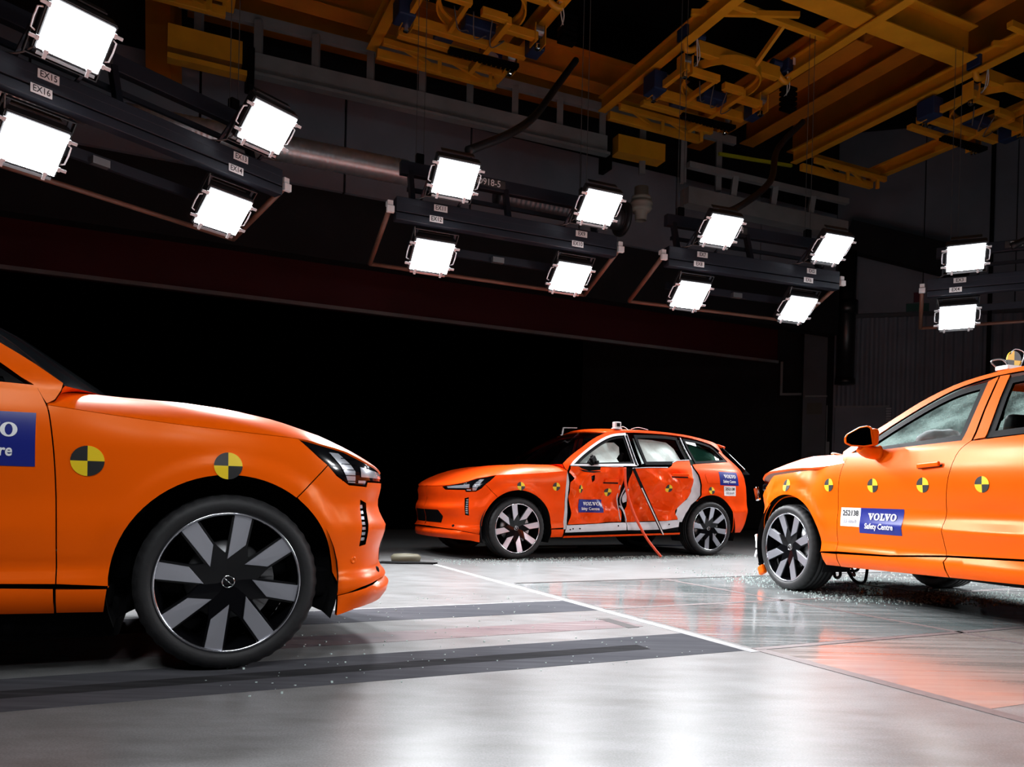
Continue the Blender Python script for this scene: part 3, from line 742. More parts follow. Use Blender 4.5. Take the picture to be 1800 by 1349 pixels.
# far wall over the opening: red bulkhead with a pale lower edge, darker wall and grey panels above it
bk = tag(slab('wall_back', -16, 15.25, 15.95, 16.3, 4.52, 10.6, RED), kind='structure')
slab('edge_trim', -16, 15.25, 15.90, 15.97, 4.47, 4.54, GREYM, bk)
up = tag(slab('wall_upper', -16, 15.6, 14.25, 14.6, 4.98, 6.2, WALL_D), kind='structure')
for k in range(12):
    slab('wall_panel', -14+2.45*k, -14+2.45*k+2.41, 14.15, 14.28, 6.20, 7.9, WALL_G, up)
tag(slab('wall_top', -16, 15.6, 14.5, 14.7, 7.9, 10.6, WALL_D), kind='structure')
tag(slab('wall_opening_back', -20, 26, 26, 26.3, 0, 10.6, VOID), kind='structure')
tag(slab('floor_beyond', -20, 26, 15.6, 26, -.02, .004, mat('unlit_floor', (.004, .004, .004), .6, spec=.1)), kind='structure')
tag(slab('wall_left', -16.3, -16, -14, 26, 0, 10.6, WALL_D), kind='structure')
tag(slab('wall_behind', -16, 22, -14.3, -14, 0, 10.6, WALL_D), kind='structure')
# right-hand wall: corrugated below, smooth panels above
P0 = Vector((7.72, 20.80, 0)); P1 = Vector((19.5, 17.6, 0)); WD = (P1-P0).normalized(); WN = Vector((WD.y, -WD.x, 0)); WL = (P1-P0).length
if WN.y > 0: WN = -WN
def wbox(name, s0, s1, z0, z1, d0, d1, m, parent=None, bev=0):
    bm = bmesh.new(); R = basis(WD); c = P0+WD*((s0+s1)/2)+WN*((d0+d1)/2)+Vector((0, 0, (z0+z1)/2))
    box(bm, c, (s1-s0, abs(d1-d0), z1-z0), R); return frombm(name, bm, m, parent, bevel=bev)
wr = tag(wbox('wall_right', -6, WL, 0, 10.6, -.3, -.06, WALL_D), kind='structure')
bm = bmesh.new(); n = int((WL-.4)/.055); pv = None
for k in range(n):
    s = .75+k*.055; d = .018 if (k//2) % 2 else -.018
    p = P0+WD*s+WN*d; q = [bm.verts.new(p+Vector((0, 0, z))) for z in (0, 5.62)]
    if pv: bm.faces.new((pv[0], q[0], q[1], pv[1]))
    pv = q
bmesh.ops.recalc_face_normals(bm, faces=bm.faces[:])
frombm('corrugated_cladding', bm, WALL_C, wr)
wbox('cladding_cap', .75, WL, 5.62, 5.72, -.05, .05, COLM, wr)
for k in range(6):
    wbox('wall_panel', .75+2.1*k, .75+2.1*k+2.07, 5.74, 10.5, -.06, -.01, WALL_G, wr)
wbox('downpipe', 4.32, 4.40, 0, 10.3, .02, .10, BLACK_M, wr); wbox('stanchion', 5.55, 5.95, 5.7, 10.5, .0, .2, COLM, wr)
bm = bmesh.new(); q0 = P0+WD*.9+WN*.5+Vector((0, 0, 7.65)); q1 = P0+WD*3.8+WN*.5+Vector((0, 0, 6.7)); bar(bm, q0, q1, .3, .75); frombm('dark_slant_bar', bm, WALL_D, wr)  # dark bar slanting across the upper right wall
col = tag(wbox('column', -.05, .52, 0, 10.4, -.1, .5, COLM), 'dark steel column at the right end of the red bulkhead', kind='structure')
wbox('notice_board', .05, .42, 3.05, 3.35, .5, .515, mat('notice_dull', (.05, .048, .035), .6), col); wbox('notice_board', .07, .42, 1.35, 2.05, .5, .515, mat('notice_grey', (.035, .035, .035), .5), col); wbox('red_notice', .14, .38, 1.05, 1.30, .5, .515, mat('notice_red', (.14, .02, .02), .5), col)
wbox('bracket_bar', -.55, .0, 3.60, 3.66, .1, .16, GREYM, col); wbox('bracket_bar', -.60, -.54, 3.60, 4.5, .1, .16, GREYM, col); wbox('flange', .0, .54, 3.50, 3.54, .49, .53, GREYM, col); wbox('door_edge', .55, .575, .8, 3.3, .3, .36, GREYM, col); wbox('lever', .575, .64, 1.6, 2.35, .3, .36, GREYM, col)
dr = tag(wbox('door_1', .80, 2.05, 0.02, 3.30, .02, .06, WALL_C), kind='structure')
wbox('door_head', .78, 2.1, 3.28, 3.32, .05, .08, GREYM, dr)
for k in range(46): wbox('perforated_strip', 2.03, 2.15, .2+k*.067, .2+k*.067+.045, .06, .085, mat('pale_strip', (.34, .36, .40), .5) if k == 0 else bpy.data.materials['pale_strip'], dr)
def wsign(name, label, s0, s1, z0, z1, m): return tag(wbox(name, s0, s1, z0, z1, .03, .055, m), label, 'sign')
wsign('alarm_plate', 'small dark red square plate on the grey wall above the green sign', 2.62, 2.84, 5.98, 6.22, mat('alarm_red', (.10, .012, .03), .5))
sg = wsign('direction_sign', 'dark green rectangular sign on the right wall just above the corrugated sheet', 2.45, 2.98, 5.74, 5.94, mat('sign_green', (.012, .07, .055), .5))
def wtext(s, size, sc, z, m, parent, bold=.01, d=.058):
    R = basis(WD); M = Matrix.Translation(P0+WD*sc+WN*d+Vector((0, 0, z))) @ Matrix((WD, Vector((0, 0, 1)), WN)).transposed().to_4x4()
    return M
ex = tag(wbox('exit_sign', 1.50, 2.02, 1.66, 1.90, .08, .14, mat('exit_white', (.8, .85, .8), .5, emit=(.75, .95, .85), es=.5)), 'lit white and green exit sign on the wall behind the bonnet of the right car', 'sign')
bm = bmesh.new()
for cs, cz, ws, hs in ((1.58, 1.78, .03, .13), (1.58, 1.78, .09, .035), (1.86, 1.78, .26, .20)):
    box(bm, P0+WD*cs+WN*.143+Vector((0, 0, cz)), (ws, .006, hs), basis(WD))
frombm('pictogram', bm, mat('exit_green', (.01, .22, .10), .5), ex); wbox('sign_hood', 1.48, 2.06, 1.91, 1.99, .06, .16, GREYM, ex)

# ---------------------------------------------------------------- steelwork along the far wall
def beam_thing(name, label, p0, p1, wd, ht, m, kind='i', group=None, cat='girder'):
    bm = bmesh.new()
    (ibeam if kind == 'i' else lambda b, x, y, w_, h_: bar(b, x, y, w_, h_))(bm, p0, p1, wd, ht)
    return tag(frombm(name, bm, m), label, cat, group)
g = beam_thing('runway_girder', 'long deep orange runway girder along the top of the far wall', AB(.45, 14.0, 9.05), AB(10.7, 13.75, 9.05), .34, .85, CRANE_D)
g = beam_thing('runway_girder', 'orange upright girder column at the upper left behind the floodlights', AB(.12, 13.92, 7.3), AB(.05, 13.92, 10.5), .4, .42, CRANE_D, 'b')
lat = thing('window_lattice', 'long grey channel beam with short posts under the orange runway girder', 'girder', AB(4.7, 13.3, 7.7))
def chld(name, bm, m, root, **k):
    o = frombm(name, bm, m, None, **k); bpy.context.view_layer.update(); o.parent = root; o.matrix_parent_inverse = root.matrix_world.inverted(); return o
bpy.context.view_layer.update()
bm = bmesh.new(); bar(bm, AB(1.42, 13.3, 7.66), AB(8.0, 13.12, 7.66), .12, .34); chld('channel_beam', bm, GREYM, lat)
bm = bmesh.new(); bar(bm, AB(1.42, 13.2, 7.44), AB(8.0, 13.02, 7.44), .16, .05); chld('lower_flange', bm, GREYM, lat)
bm = bmesh.new(); bar(bm, AB(.3, 13.42, 8.42), AB(11.2, 13.12, 8.42), .10, .16); chld('top_rail', bm, GREYM, lat)
for a in (.60, 1.5, 2.42, 3.35, 4.28, 5.18, 6.08, 7.02, 7.96, 8.9, 9.9, 10.8):
    bm = bmesh.new(); bar(bm, AB(a, 13.36-.02*a, 7.55 if a < 8 else 7.3), AB(a, 13.36-.02*a, 8.4), .10, .12, (1, 0, 0)); chld('lattice_post', bm, GREYM, lat)
for a in (1.36, 8.06):
    bm = bmesh.new(); bar(bm, AB(a-.06, 13.22, 7.5), AB(a+.06, 13.22, 7.5), .34, .62); chld('end_stop', bm, BLACK_S, lat, bevel=.02)
beam_thing('hoist_rail', 'short orange beam left of the grey channel beam under the runway girder', AB(.15, 13.3, 7.72), AB(1.24, 13.3, 7.72), .3, .36, CRANE, 'b')
beam_thing('hoist_rail', 'thin orange rail below the short orange beam at the upper left', AB(.15, 13.1, 7.34), AB(1.30, 13.1, 7.34), .2, .08, CRANE, 'b')
beam_thing('hoist_rail', 'short orange beam right of the grey channel beam end', AB(8.22, 13.15, 7.72), AB(9.3, 13.1, 7.72), .3, .34, CRANE, 'b')
beam_thing('hoist_rail', 'lower grey channel beam on the right under the crane', AB(9.9, 13.1, 7.0), AB(14.3, 13.0, 7.0), .3, .34, GREYM, 'b')
beam_thing('hoist_rail', 'thin grey rail under the lower channel beam on the right', AB(9.9, 13.0, 7.62), AB(14.3, 12.9, 7.62), .12, .12, GREYM, 'b')
for a, lb in ((11.1, 'short grey strut, leftmost of three above the lower channel beam'), (12.2, 'short grey strut, middle one of three above the lower channel beam'), (13.3, 'short grey strut, rightmost of three above the lower channel beam')):
    beam_thing('lattice_strut', lb, AB(a, 13.05, 7.05), AB(a, 12.95, 7.6), .12, .14, GREYM, 'b', 'grey struts right of the crane', 'strut')
# ventilation: ribbed spiral duct with an end cowl, and a dark upright pipe
def duct(name, label, pts, r, pitch, m):
    bm = bmesh.new(); P = spline(pts, 14); L = [0]
    for x, y in zip(P, P[1:]): L.append(L[-1]+(y-x).length)
    n = int(L[-1]/pitch*4); Q = []; R = []
    for k in range(n+1):
        d = L[-1]*k/n; i = min(max(bisect.bisect(L, d)-1, 0), len(P)-2); t = (d-L[i])/(L[i+1]-L[i]); Q.append(P[i].lerp(P[i+1], t)); R.append(r*(1.045 if k % 4 in (0,) else 1.0 if k % 4 == 2 else 1.02))
    tube(bm, Q, R, 20); return tag(frombm(name, bm, m, None, True), label, 'duct')
DUCT = mat('galvanised_duct', (.55, .56, .58), .34, metal=.7, noise=(8, .1))
duct('ventilation_duct', 'ribbed galvanised air duct under the grey wall panels between the left floodlights', [AB(-3.5, 12.3, 5.95), AB(.5, 12.25, 5.95), AB(3.72, 12.2, 5.95)], .19, .075, DUCT)
duct('ventilation_duct', 'dark ribbed air duct ending in a flange behind the middle floodlights', [AB(5.3, 12.2, 5.90), AB(6.6, 12.2, 5.90), AB(7.75, 12.15, 5.88)], .20, .09, mat('dark_duct', (.10, .10, .11), .4, metal=.7))
bm = bmesh.new(); lathe(bm, [(0, .2), (0, .30), (.06, .31), (.06, .24), (.10, .22)], 28, 'x')
fo = tag(frombm('duct_flange', bm, mat('dark_flange', (.05, .05, .055), .35, metal=.5), None, True), 'round dark flange on the end of the dark air duct', 'flange'); fo.location = AB(7.72, 12.1, 5.86); fo.rotation_euler = (0, 0, AA)
bm = bmesh.new(); lathe(bm, [(-.26, .10), (-.10, .12), (-.10, .16), (-.05, .20), (0, .18), (.02, .21), (.07, .20), (.09, .15), (.12, .18), (.17, .17), (.19, .13), (.34, .125), (.35, 0)], 28, 'z')
o = tag(frombm('vent_cowl', bm, mat('cream_cowl', (.30, .28, .24), .5), None, True), 'cream ribbed ventilation cowl standing on the end of the dark duct', 'vent'); o.location = AB(8.0, 11.85, 6.06)
bm = bmesh.new(); tube(bm, [(0, 0, 3.9), (0, 0, 7.2)], .22, 20); tube(bm, [(0, 0, 5.6), (0, 0, 5.95)], .27, 20); tube(bm, [(0, 0, 3.82), (0, 0, 3.95)], .25, 20)
o = tag(frombm('upright_pipe', bm, mat('black_pipe', (.012, .012, .013), .3), None, True), 'thick black upright pipe beside the column at the right end of the bulkhead', 'pipe'); o.location = P0+WD*.95+WN*.55

# ---------------------------------------------------------------- lighting rigs with their floodlights
RIGM = mat('rig_black_profile', (.022, .026, .038), .38, metal=.3, noise=(4, .1))
LAMPM = mat('lamp_housing', (.016, .016, .018), .4)
LENS = mat('lamp_glass', (.9, .92, 1), .4, emit=(.93, .96, 1.0), es=LENS_GLOW)
CLIP = mat('white_clip', (.80, .80, .82), .4)
PIPE = mat('brown_tube', (.16, .075, .05), .45, noise=(6, .2))
PLATEM = mat('label_plate', (.85, .85, .85), .5)
CABLE = mat('grey_cable', (.10, .10, .10), .6)
WIRE = mat('steel_wire', (.12, .12, .12), .5, metal=.5)
LW, LH = .485, .41
def lamp_meshes():
    D = {}
    bm = bmesh.new(); box(bm, (0, 0, -.07), (LW+.05, LH+.05, .13)); bmesh.ops.bevel(bm, geom=bm.edges[:], offset=.012, segments=2, affect='EDGES'); 
    for k in range(7): box(bm, (0, -LH/2+.06+k*.065, -.16), (LW-.08, .012, .07))
    D['housing'] = (bm, LAMPM)
    bm = bmesh.new(); box(bm, (0, 0, .003), (LW, LH, .012)); D['lamp_glass'] = (bm, LENS)
    bm = bmesh.new(); box(bm, (.030, 0, .0), (.070, .026, .016)); box(bm, (.0, 0, .0), (.025, .04, .02)); D['clip'] = (bm, CLIP)
    bm = bmesh.new(); tube(bm, [(0, -.10, 0), (.035, -.085, 0), (.04, 0, 0), (.035, .085, 0), (0, .10, 0)], .008, 6); D['handle'] = (bm, CLIP)
    bm = bmesh.new(); box(bm, (0, 0, -.01), (LW-.02, .025, .02)); D['lower_bar'] = (bm, STEEL)
    bm = bmesh.new()
    for s in (-1, 1): box(bm, (s*(LW/2+.045), .12, -.09), (.010, .36, .04))
    box(bm, (0, .30, -.09), (LW+.10, .010, .04)); D['yoke'] = (bm, LAMPM)
    out = {}
    for k, (bm, m) in D.items():
        me = bpy.data.meshes.new(k); bm.to_mesh(me); bm.free(); me.materials.append(m); out[k] = me
    return out
LM = lamp_meshes()
def floodlight(label, c, ex, N, flip, watts):
    """panel centre c, long axis ex, facing N"""
    ez = Vector(N).normalized(); exx = (Vector(ex)-ez*Vector(ex).dot(ez)).normalized(); ey = ez.cross(exx)
    M = Matrix((exx, ey, ez)).transposed().to_4x4(); M.translation = c
    t = thing('floodlight', label, 'floodlight', M=M, group='square floodlights on the hanging rigs')
    def ch(k, loc=(0, 0, 0), rz=0):
        o = link(k, LM[k], t); o.location = loc; o.rotation_euler = (0, 0, rz); return o
    ch('housing'); ch('lamp_glass')
    for sx in (-1, 1):
        for y in (-.13, .15): ch('clip', (sx*(LW/2+.015), y, .004), 0 if sx > 0 else PI)
        ch('handle', (sx*(LW/2+.03), 0, -.04), 0 if sx > 0 else PI)
    for x in (-.17, .17): ch('clip', (x, -LH/2-.0, .004), -PI/2)
    ch('lower_bar', (0, -LH/2-.04, 0))
    y = ch('yoke', (0, -.0, 0), 0 if not flip else PI)
    ld = bpy.data.lights.new('flood_beam', 'AREA'); ld.shape = 'RECTANGLE'; ld.size = LW; ld.size_y = LH; ld.energy = watts; ld.color = (.95, .97, 1); ld.spread = math.radians(SPREAD)
    lo = bpy.data.objects.new('flood_beam', ld); C.objects.link(lo); lo.parent = t; lo.location = (0, 0, .012); lo.rotation_euler = (PI, 0, 0)
    return t
def rig(label, P0, P1, lamps, code=None, top=8.0, pipe=True, tilt=46, watts=None):
    """beam from P0 to P1; lamps = (t along the beam, upper name, lower name)"""
    P0, P1 = Vector(P0), Vector(P1); e = (P1-P0).normalized(); nh = Vector((e.y, -e.x, 0)); L = (P1-P0).length
    if nh.dot(Vector((2.5, 5.0, 0))-(P0+P1)/2) < 0: nh = -nh
    up = Vector((0, 0, 1)); a70 = math.radians(66); dn = -up*math.cos(a70)-nh*math.sin(a70); tl = math.radians(tilt)
    mid = (P0+P1)/2
    root = thing('lighting_rig', label, 'lighting rig', mid)
    bpy.context.view_layer.update()
    ch = lambda nm, bm, m, **k: chld(nm, bm, m, root, **k)
    bm = bmesh.new(); R = Matrix((e, nh, up)).transposed()
    if R.determinant() < 0: R = Matrix((e, -nh, up)).transposed()
    for z in (-.085, .02, .105): box(bm, mid+up*z, (L, .13, .085 if z < 0 or z > .1 else .10), R)
    box(bm, mid+up*.01-nh*.03, (L, .10, .26), R)
    ch('main_beam', bm, RIGM, bevel=.006)
    rb = up*.62-nh*.25
    bm = bmesh.new(); box(bm, mid+rb, (L*.92, .10, .16), R); ch('rear_beam', bm, RIGM, bevel=.006)
    bm = bmesh.new(); box(bm, mid+rb-up*.25, (L*.86, .04, .05), R); ch('cable_tray', bm, RIGM)
    for t in (.08, .5, .92):
        p = P0.lerp(P1, t); bm = bmesh.new(); bar(bm, p-nh*.06, p+rb, .06, .08); ch('cross_member', bm, RIGM)
    lb = dn*.95
    bm = bmesh.new(); box(bm, mid-up*.24-nh*.50, (L*.8, .05, .10), R); ch('lower_beam', bm, RIGM)
    bm = bmesh.new()
    box(bm, mid-up*.27-nh*.44, (.16, .07, .07), R)
    ch('connector_block', bm, STEEL)
    if pipe:
        a0, a1 = P0-e*.07, P1+e*.07
        bm = bmesh.new(); tube(bm, [a0+nh*.02, a0+dn*1.02, ], .032, 10); tube(bm, [a1+nh*.02, a1+dn*1.02], .032, 10); tube(bm, [a0+dn*1.02, a1+dn*1.02], .026, 10); ch('guard_tube', bm, PIPE, smooth=True)
        for q in (a0, a1):
            bm = bmesh.new(); box(bm, q-up*.02+nh*.05, (.09, .05, .08), R); box(bm, q+up*.06+nh*.0, (.07, .10, .06), R); ch('tube_clamp', bm, PAPER, bevel=.006)
    for t, n1, n2 in lamps:
        p = P0.lerp(P1, t)
        for nm, zz, off in ((n1, .085, 0), (n2, -.055, -.09)):
            bm = bmesh.new(); c = p+e*off*.6+up*zz+nh*.070; box(bm, c, (.17, .006, .075), R)
            pl = ch('name_plate', bm, PLATEM)
            xx = e if e.cross(up).dot(nh) > 0 else -e
            M = Matrix((xx, up, nh)).transposed().to_4x4(); M.translation = c+nh*.005
            q = flat_text('lettering', nm, .075, M, PRINT_K, None, .012, .85)
            bpy.context.view_layer.update(); q.parent = pl; q.matrix_parent_inverse = pl.matrix_world.inverted()
        N = nh*math.cos(tl)-up*math.sin(tl)
        cu = p+up*.32+nh*.44+e*.05; cl = p-up*.43-nh*.20-e*.01
        W = watts or LAMP_W
        pos = label.split(' above')[0]
        floodlight('square white floodlight above the plate reading '+n1, cu, e, N, True, W)
        floodlight('square white floodlight below the plate reading '+n2, cl, e, N, False, W)
        for c0, c1 in ((p+up*.15, cu-N*.12), (p-up*.14-nh*.05, cl-N*.12)):
            for s in (-1, 1):
                bm = bmesh.new(); bar(bm, c0+e*s*.24, c1+e*s*.27, .03, .02); ch('lamp_bracket', bm, RIGM)
        for c0, c1 in ((p+up*.17, cu-N*.2), (p-up*.16, cl-N*.2)):
            bm = bmesh.new(); m0 = (c0+c1)/2-up*.12-e*.22; tube(bm, spline([c0-e*.3, m0, c1-e*.05], 6), .008, 6); ch('lamp_cable', bm, CABLE, smooth=True)
    for t in (.12, .88):
        p = P0.lerp(P1, t)+rb
        for k in (-.05, .05):
            bm = bmesh.new(); tube(bm, [p+e*k, Vector((p.x, p.y, top))+e*k], .005, 5); ch('hoist_cable', bm, WIRE)
        bm = bmesh.new(); box(bm, p+up*.13, (.10, .08, .16), R); ch('cable_anchor', bm, BLACK_S, bevel=.01)
    if code:
        bm = bmesh.new(); c = mid-e*.25+rb+nh*.056+up*.01; box(bm, c, (.46, .006, .10), R); pl = ch('code_plate', bm, mat('code_plate', (.05, .05, .05), .5) if 'code_plate' not in bpy.data.materials else bpy.data.materials['code_plate'])
        xx = e if e.cross(up).dot(nh) > 0 else -e
        M = Matrix((xx, up, nh)).transposed().to_4x4(); M.translation = c+nh*.005
        q = flat_text('lettering', code, .12, M, PLATEM, None, .008, .9)
        bpy.context.view_layer.update(); q.parent = pl; q.matrix_parent_inverse = pl.matrix_world.inverted()
    return root
H = 4.16
rig('black hanging rig at upper left with plates EX13 to EX16', AB(-1.75, 7.2, H-.04), AB(1.24, 8.86, H-.04), [(.30, 'EX15', 'EX16'), (.845, 'EX13', 'EX14')], 'D918-6')
rig('black hanging rig over the middle car with plates EX9 to EX12', AB(2.62, 9.08, H), AB(5.68, 9.03, H), [(.18, 'EX11', 'EX12'), (.82, 'EX9', 'EX10')], 'D918-5')
rig('black hanging rig right of centre with plates EX5 to EX8', AB(6.53, 9.01, H), AB(9.53, 8.76, H), [(.18, 'EX7', 'EX8'), (.82, 'EX5', 'EX6')], 'D918-4')
_r4 = (AB(11.85, 7.36, H)-AB(11.06, 8.37, H)).normalized()
rig('black hanging rig at the right edge with plates EX3 and EX4', AB(11.06, 8.37, H), AB(11.06, 8.37, H)+_r4*3.05, [(.145, 'EX3', 'EX4'), (.82, 'EX1', 'EX2')], 'D918-3')
# two rigs added out of the picture to supply fill light
rig('black hanging rig added as fill high behind the camera', Vector((1.2, -.7, H)), Vector((-1.75, .1, H)), [(.18, 'EX29', 'EX30'), (.82, 'EX27', 'EX28')], None, watts=LAMP_W*.105)
rig('black hanging rig added as fill off to the right beside the camera', AB(10.6, -1.2, H), AB(8.6, -3.4, H), [(.18, 'EX33', 'EX34'), (.82, 'EX31', 'EX32')], None, tilt=48, watts=LAMP_W*.7)

# ---------------------------------------------------------------- overhead crane: trolleys on their track beams
CABLE_W = mat('pale_cable', (.45, .45, .42), .5)
def trolley(label, ac, b0, full=True, sh=0.0):
    root = thing('crane_trolley', label, 'crane', AB(ac, 10.6, 7.9)); bpy.context.view_layer.update()
    ch = lambda nm, bm, m=CRANE, **k: chld(nm, bm, m, root, **k)
    for s in (-1, 1):
        bm = bmesh.new(); ibeam(bm, AB(ac+s*1.09, b0, 8.12), AB(ac+s*1.09, 12.6, 8.12), .17, .27); ch('track_beam', bm)
    def A(nm, b, z, h, w_, a0=-1., a1=1., m=CRANE):
        bm = bmesh.new(); bar(bm, AB(ac+a0, b+sh, z), AB(ac+a1, b+sh, z), w_, h); ch(nm, bm, m, bevel=.008)
    def B(nm, a, z, h, w_, b0, b1, m=CRANE):
        bm = bmesh.new(); bar(bm, AB(ac+a, b0+sh, z), AB(ac+a, b1+sh, z), w_, h); ch(nm, bm, m, bevel=.008)
    A('carriage_beam', 10.12, 8.0, .20, .12, -.85, .85)
    for s in (-1, 1):
        bm = bmesh.new(); tube(bm, spline([AB(ac+s*.80, 10.12+sh, 8.06), AB(ac+s*.95, 10.12+sh, 7.93), AB(ac+s*1.06, 10.12+sh, 7.92), AB(ac+s*1.10, 10.12+sh, 8.04)], 5), .05, 8); ch('hook_plate', bm, CRANE, smooth=True)
        bm = bmesh.new(); box(bm, AB(ac+s*1.06, 10.12+sh, 8.16), (.2, .24, .2), Matrix.Rotation(AA, 3, 'Z')); tube(bm, [AB(ac+s*.90, 10.12+sh, 8.16), AB(ac+s*.72, 10.12+sh, 8.16)], .07, 12); ch('drive_motor', bm, NAVY, bevel=.015)
    R = [AB(ac+.0, 10.55+sh, 7.88)+DA*.66*math.cos(2*PI*k/40)+DB*.66*math.sin(2*PI*k/40) for k in range(40)]
    bm = bmesh.new(); n = 40
    v = [[bm.verts.new(p.lerp(AB(ac, 10.55+sh, 7.88), f)+Vector((0, 0, z))) for p in R] for f, z in ((0, -.07), (0, .07), (.11, .07), (.11, .04), (.04, .03), (.04, -.07))]
    for i in range(6):
        for k in range(n): bm.faces.new((v[i][k], v[i][(k+1) % n], v[(i+1) % 6][(k+1) % n], v[(i+1) % 6][k]))
    bmesh.ops.recalc_face_normals(bm, faces=bm.faces[:]); ch('slewing_ring', bm)
    A('frame_beam', 10.30, 7.72, .11, .10, -.92, -.25); A('frame_beam', 10.42, 7.72, .11, .10, -.05, .35); A('frame_beam', 10.62, 7.72, .12, .10, .35, .95)
    B('frame_beam', -.30, 7.72, .10, .07, 10.30, 11.05); B('frame_beam', .38, 7.70, .12, .09, 10.40, 11.9); B('frame_beam', -.95, 7.72, .12, .08, 10.2, 11.3)
    A('frame_beam', 11.12, 7.72, .14, .12, -1.0, 1.0); A('frame_beam', 11.42, 7.66, .08, .12, -1.0, .9)
    for a, b in ((-.95, 10.28), (.98, 10.66), (-.95, 11.14), (.9, 11.5)):
        bm = bmesh.new()
        tube(bm, [AB(ac+a-.07, b+sh, 7.84), AB(ac+a+.07, b+sh, 7.84)], .085, 16); d = ch('hoist_drum', bm, STEEL, smooth=False)
        for s in (-1, 1):
            bm = bmesh.new(); c = AB(ac+a+s*.085, b+sh, 7.76); box(bm, c, (.018, .20, .30), Matrix.Rotation(AA, 3, 'Z')); ch('cheek_plate', bm, CRANE, bevel=.006)
        bm = bmesh.new(); box(bm, AB(ac+a, b+sh, 7.60), (.08, .08, .10), Matrix.Rotation(AA, 3, 'Z')); ch('rope_guide', bm, CHROME, bevel=.02)
    for a, b, s in ((-1.02, 11.0, (.26, .34, .32)), (1.05, 10.9, (.22, .3, .3)), (.1, 10.9, (.5, .22, .16)), (-.3, 11.3, (.3, .2, .16))):
        bm = bmesh.new(); box(bm, AB(ac+a, b+sh, 7.78), s, Matrix.Rotation(AA, 3, 'Z')); ch('drive_motor', bm, NAVY, bevel=.02)
    for k in range(3):
        bm = bmesh.new(); P = [AB(ac-.4+.3*k, 10.6+sh, 7.8), AB(ac-.3+.3*k, 10.7+.1*k+sh, 7.55), AB(ac-.1+.3*k, 10.85+sh, 7.66), AB(ac+.0+.25*k, 11.05+sh, 7.75)]
        tube(bm, spline(P, 5), .010, 5); ch('loose_cable', bm, CABLE, smooth=True)
    bm = bmesh.new(); bar(bm, AB(ac-.2, 11.36+sh, 7.60), AB(ac+.95, 11.30+sh, 7.60), .12, .06)
    for k in range(14): box(bm, AB(ac-.15+.08*k, 11.33+sh, 7.565), (.05, .14, .02), Matrix.Rotation(AA, 3, 'Z'))
    tag(ch('cable_chain', bm, BLACK_S), kind='stuff')
    bm = bmesh.new()
    for k in range(5): box(bm, AB(ac+1.32, 10.35+sh, 7.62+.085*k), (.26, .16, .05), Matrix.Rotation(AA, 3, 'Z'))
    tag(ch('cable_chain', bm, BLACK_S), kind='stuff')
    for a, b in ((-.95, 10.0), (1.0, 10.05), (-1.0, 10.95)):
        for k in range(2):
            bm = bmesh.new(); tube(bm, spline([AB(ac+a, b+sh, 8.1), AB(ac+a+.1+.05*k, b+.1+sh, 7.85), AB(ac+a+.22, b+.25+.1*k+sh, 7.80), AB(ac+a+.3, b+.4+sh, 7.95)], 5), .010, 5); ch('loose_cable', bm, CABLE_W, smooth=True)
        bm = bmesh.new(); box(bm, AB(ac+a+.02, b-.13+sh, 8.16), (.05, .01, .12), Matrix.Rotation(AA, 3, 'Z')); ch('motor_label', bm, PAPER)
    def E(nm, b, z, h, w_, a0=-1., a1=1., m=CRANE):
        bm = bmesh.new(); bar(bm, AB(ac+a0, b, z), AB(ac+a1, b, z), w_, h); ch(nm, bm, m, bevel=.008)
    # end truss towards the far wall
    E('end_beam', 12.05, 7.86, .10, .08, -1.05, 1.05); E('end_beam', 12.42, 7.86, .14, .10, -1.05, 1.05); E('end_beam', 12.22, 8.05, .08, .06, -1.05, 1.05)
    for a0, a1 in ((-.9, -.1), (-.1, .8)):
        bm = bmesh.new(); bar(bm, AB(ac+a0, 12.05, 7.90), AB(ac+a1, 12.42, 7.90), .05, .06); ch('brace', bm)
        bm = bmesh.new(); bar(bm, AB(ac+a1, 12.05, 7.90), AB(ac+a1, 12.05, 7.62), .06, .06, (1, 0, 0)); ch('drop_post', bm)
    if full:
        A('bridge_beam', 9.30, 8.24, .10, .10, -1.5, 1.1)
        bm = bmesh.new(); bar(bm, AB(ac-1.3, 9.7+sh, 8.2), AB(ac+.2, 9.0+sh, 8.2), .06, .08); ch('brace', bm)
        bm = bmesh.new(); bar(bm, AB(ac+.2, 9.3+sh, 8.24), AB(ac+.2, 9.95+sh, 7.9), .06, .08); ch('brace', bm)
    return root
trolley('orange crane trolley with slewing ring above the middle rig at top centre', 4.27, 7.6)
trolley('orange crane trolley with big curved ring above the rig right of centre', 8.67, 7.6)
trolley('orange crane trolley at the top right corner of the hall', 13.45, 6.4, True, -1.55)
trolley('orange crane trolley above the upper left rig out at the frame edge', -.13, 7.6, False)
beam_thing('crane_girder', 'bright yellow crane girder running in from the top edge right of centre', AB(7.6, 8.50, 8.30), AB(12.05, 8.50, 8.30), .34, .52, CRANE)
beam_thing('crane_girder', 'orange crane girder slanting down to the grey channel behind the second hose', AB(10.95, 9.6, 8.98), AB(10.95, 14.2, 8.98), .40, .70, CRANE_D)
beam_thing('crane_girder', 'orange crane girder beside the slanting one, further right', AB(12.2, 7.0, 9.2), AB(12.2, 13.9, 9.2), .40, .70, CRANE_D)
beam_thing('crane_girder', 'orange crane girder rising to the top right corner', AB(13.6, 6.0, 9.3), AB(13.6, 13.9, 9.3), .40, .70, CRANE_D)
beam_thing('crane_girder', 'orange crane girder over the top edge above the middle rig', AB(1.0, 12.80, 8.80), AB(9.6, 12.80, 8.80), .36, .55, CRANE_D)
beam_thing('lime_handrail', 'thin lime green rail under the orange girders near the second hose', AB(10.6, 12.9, 7.95), AB(12.6, 12.9, 8.1), .05, .06, LIME, 'b', cat='rail')
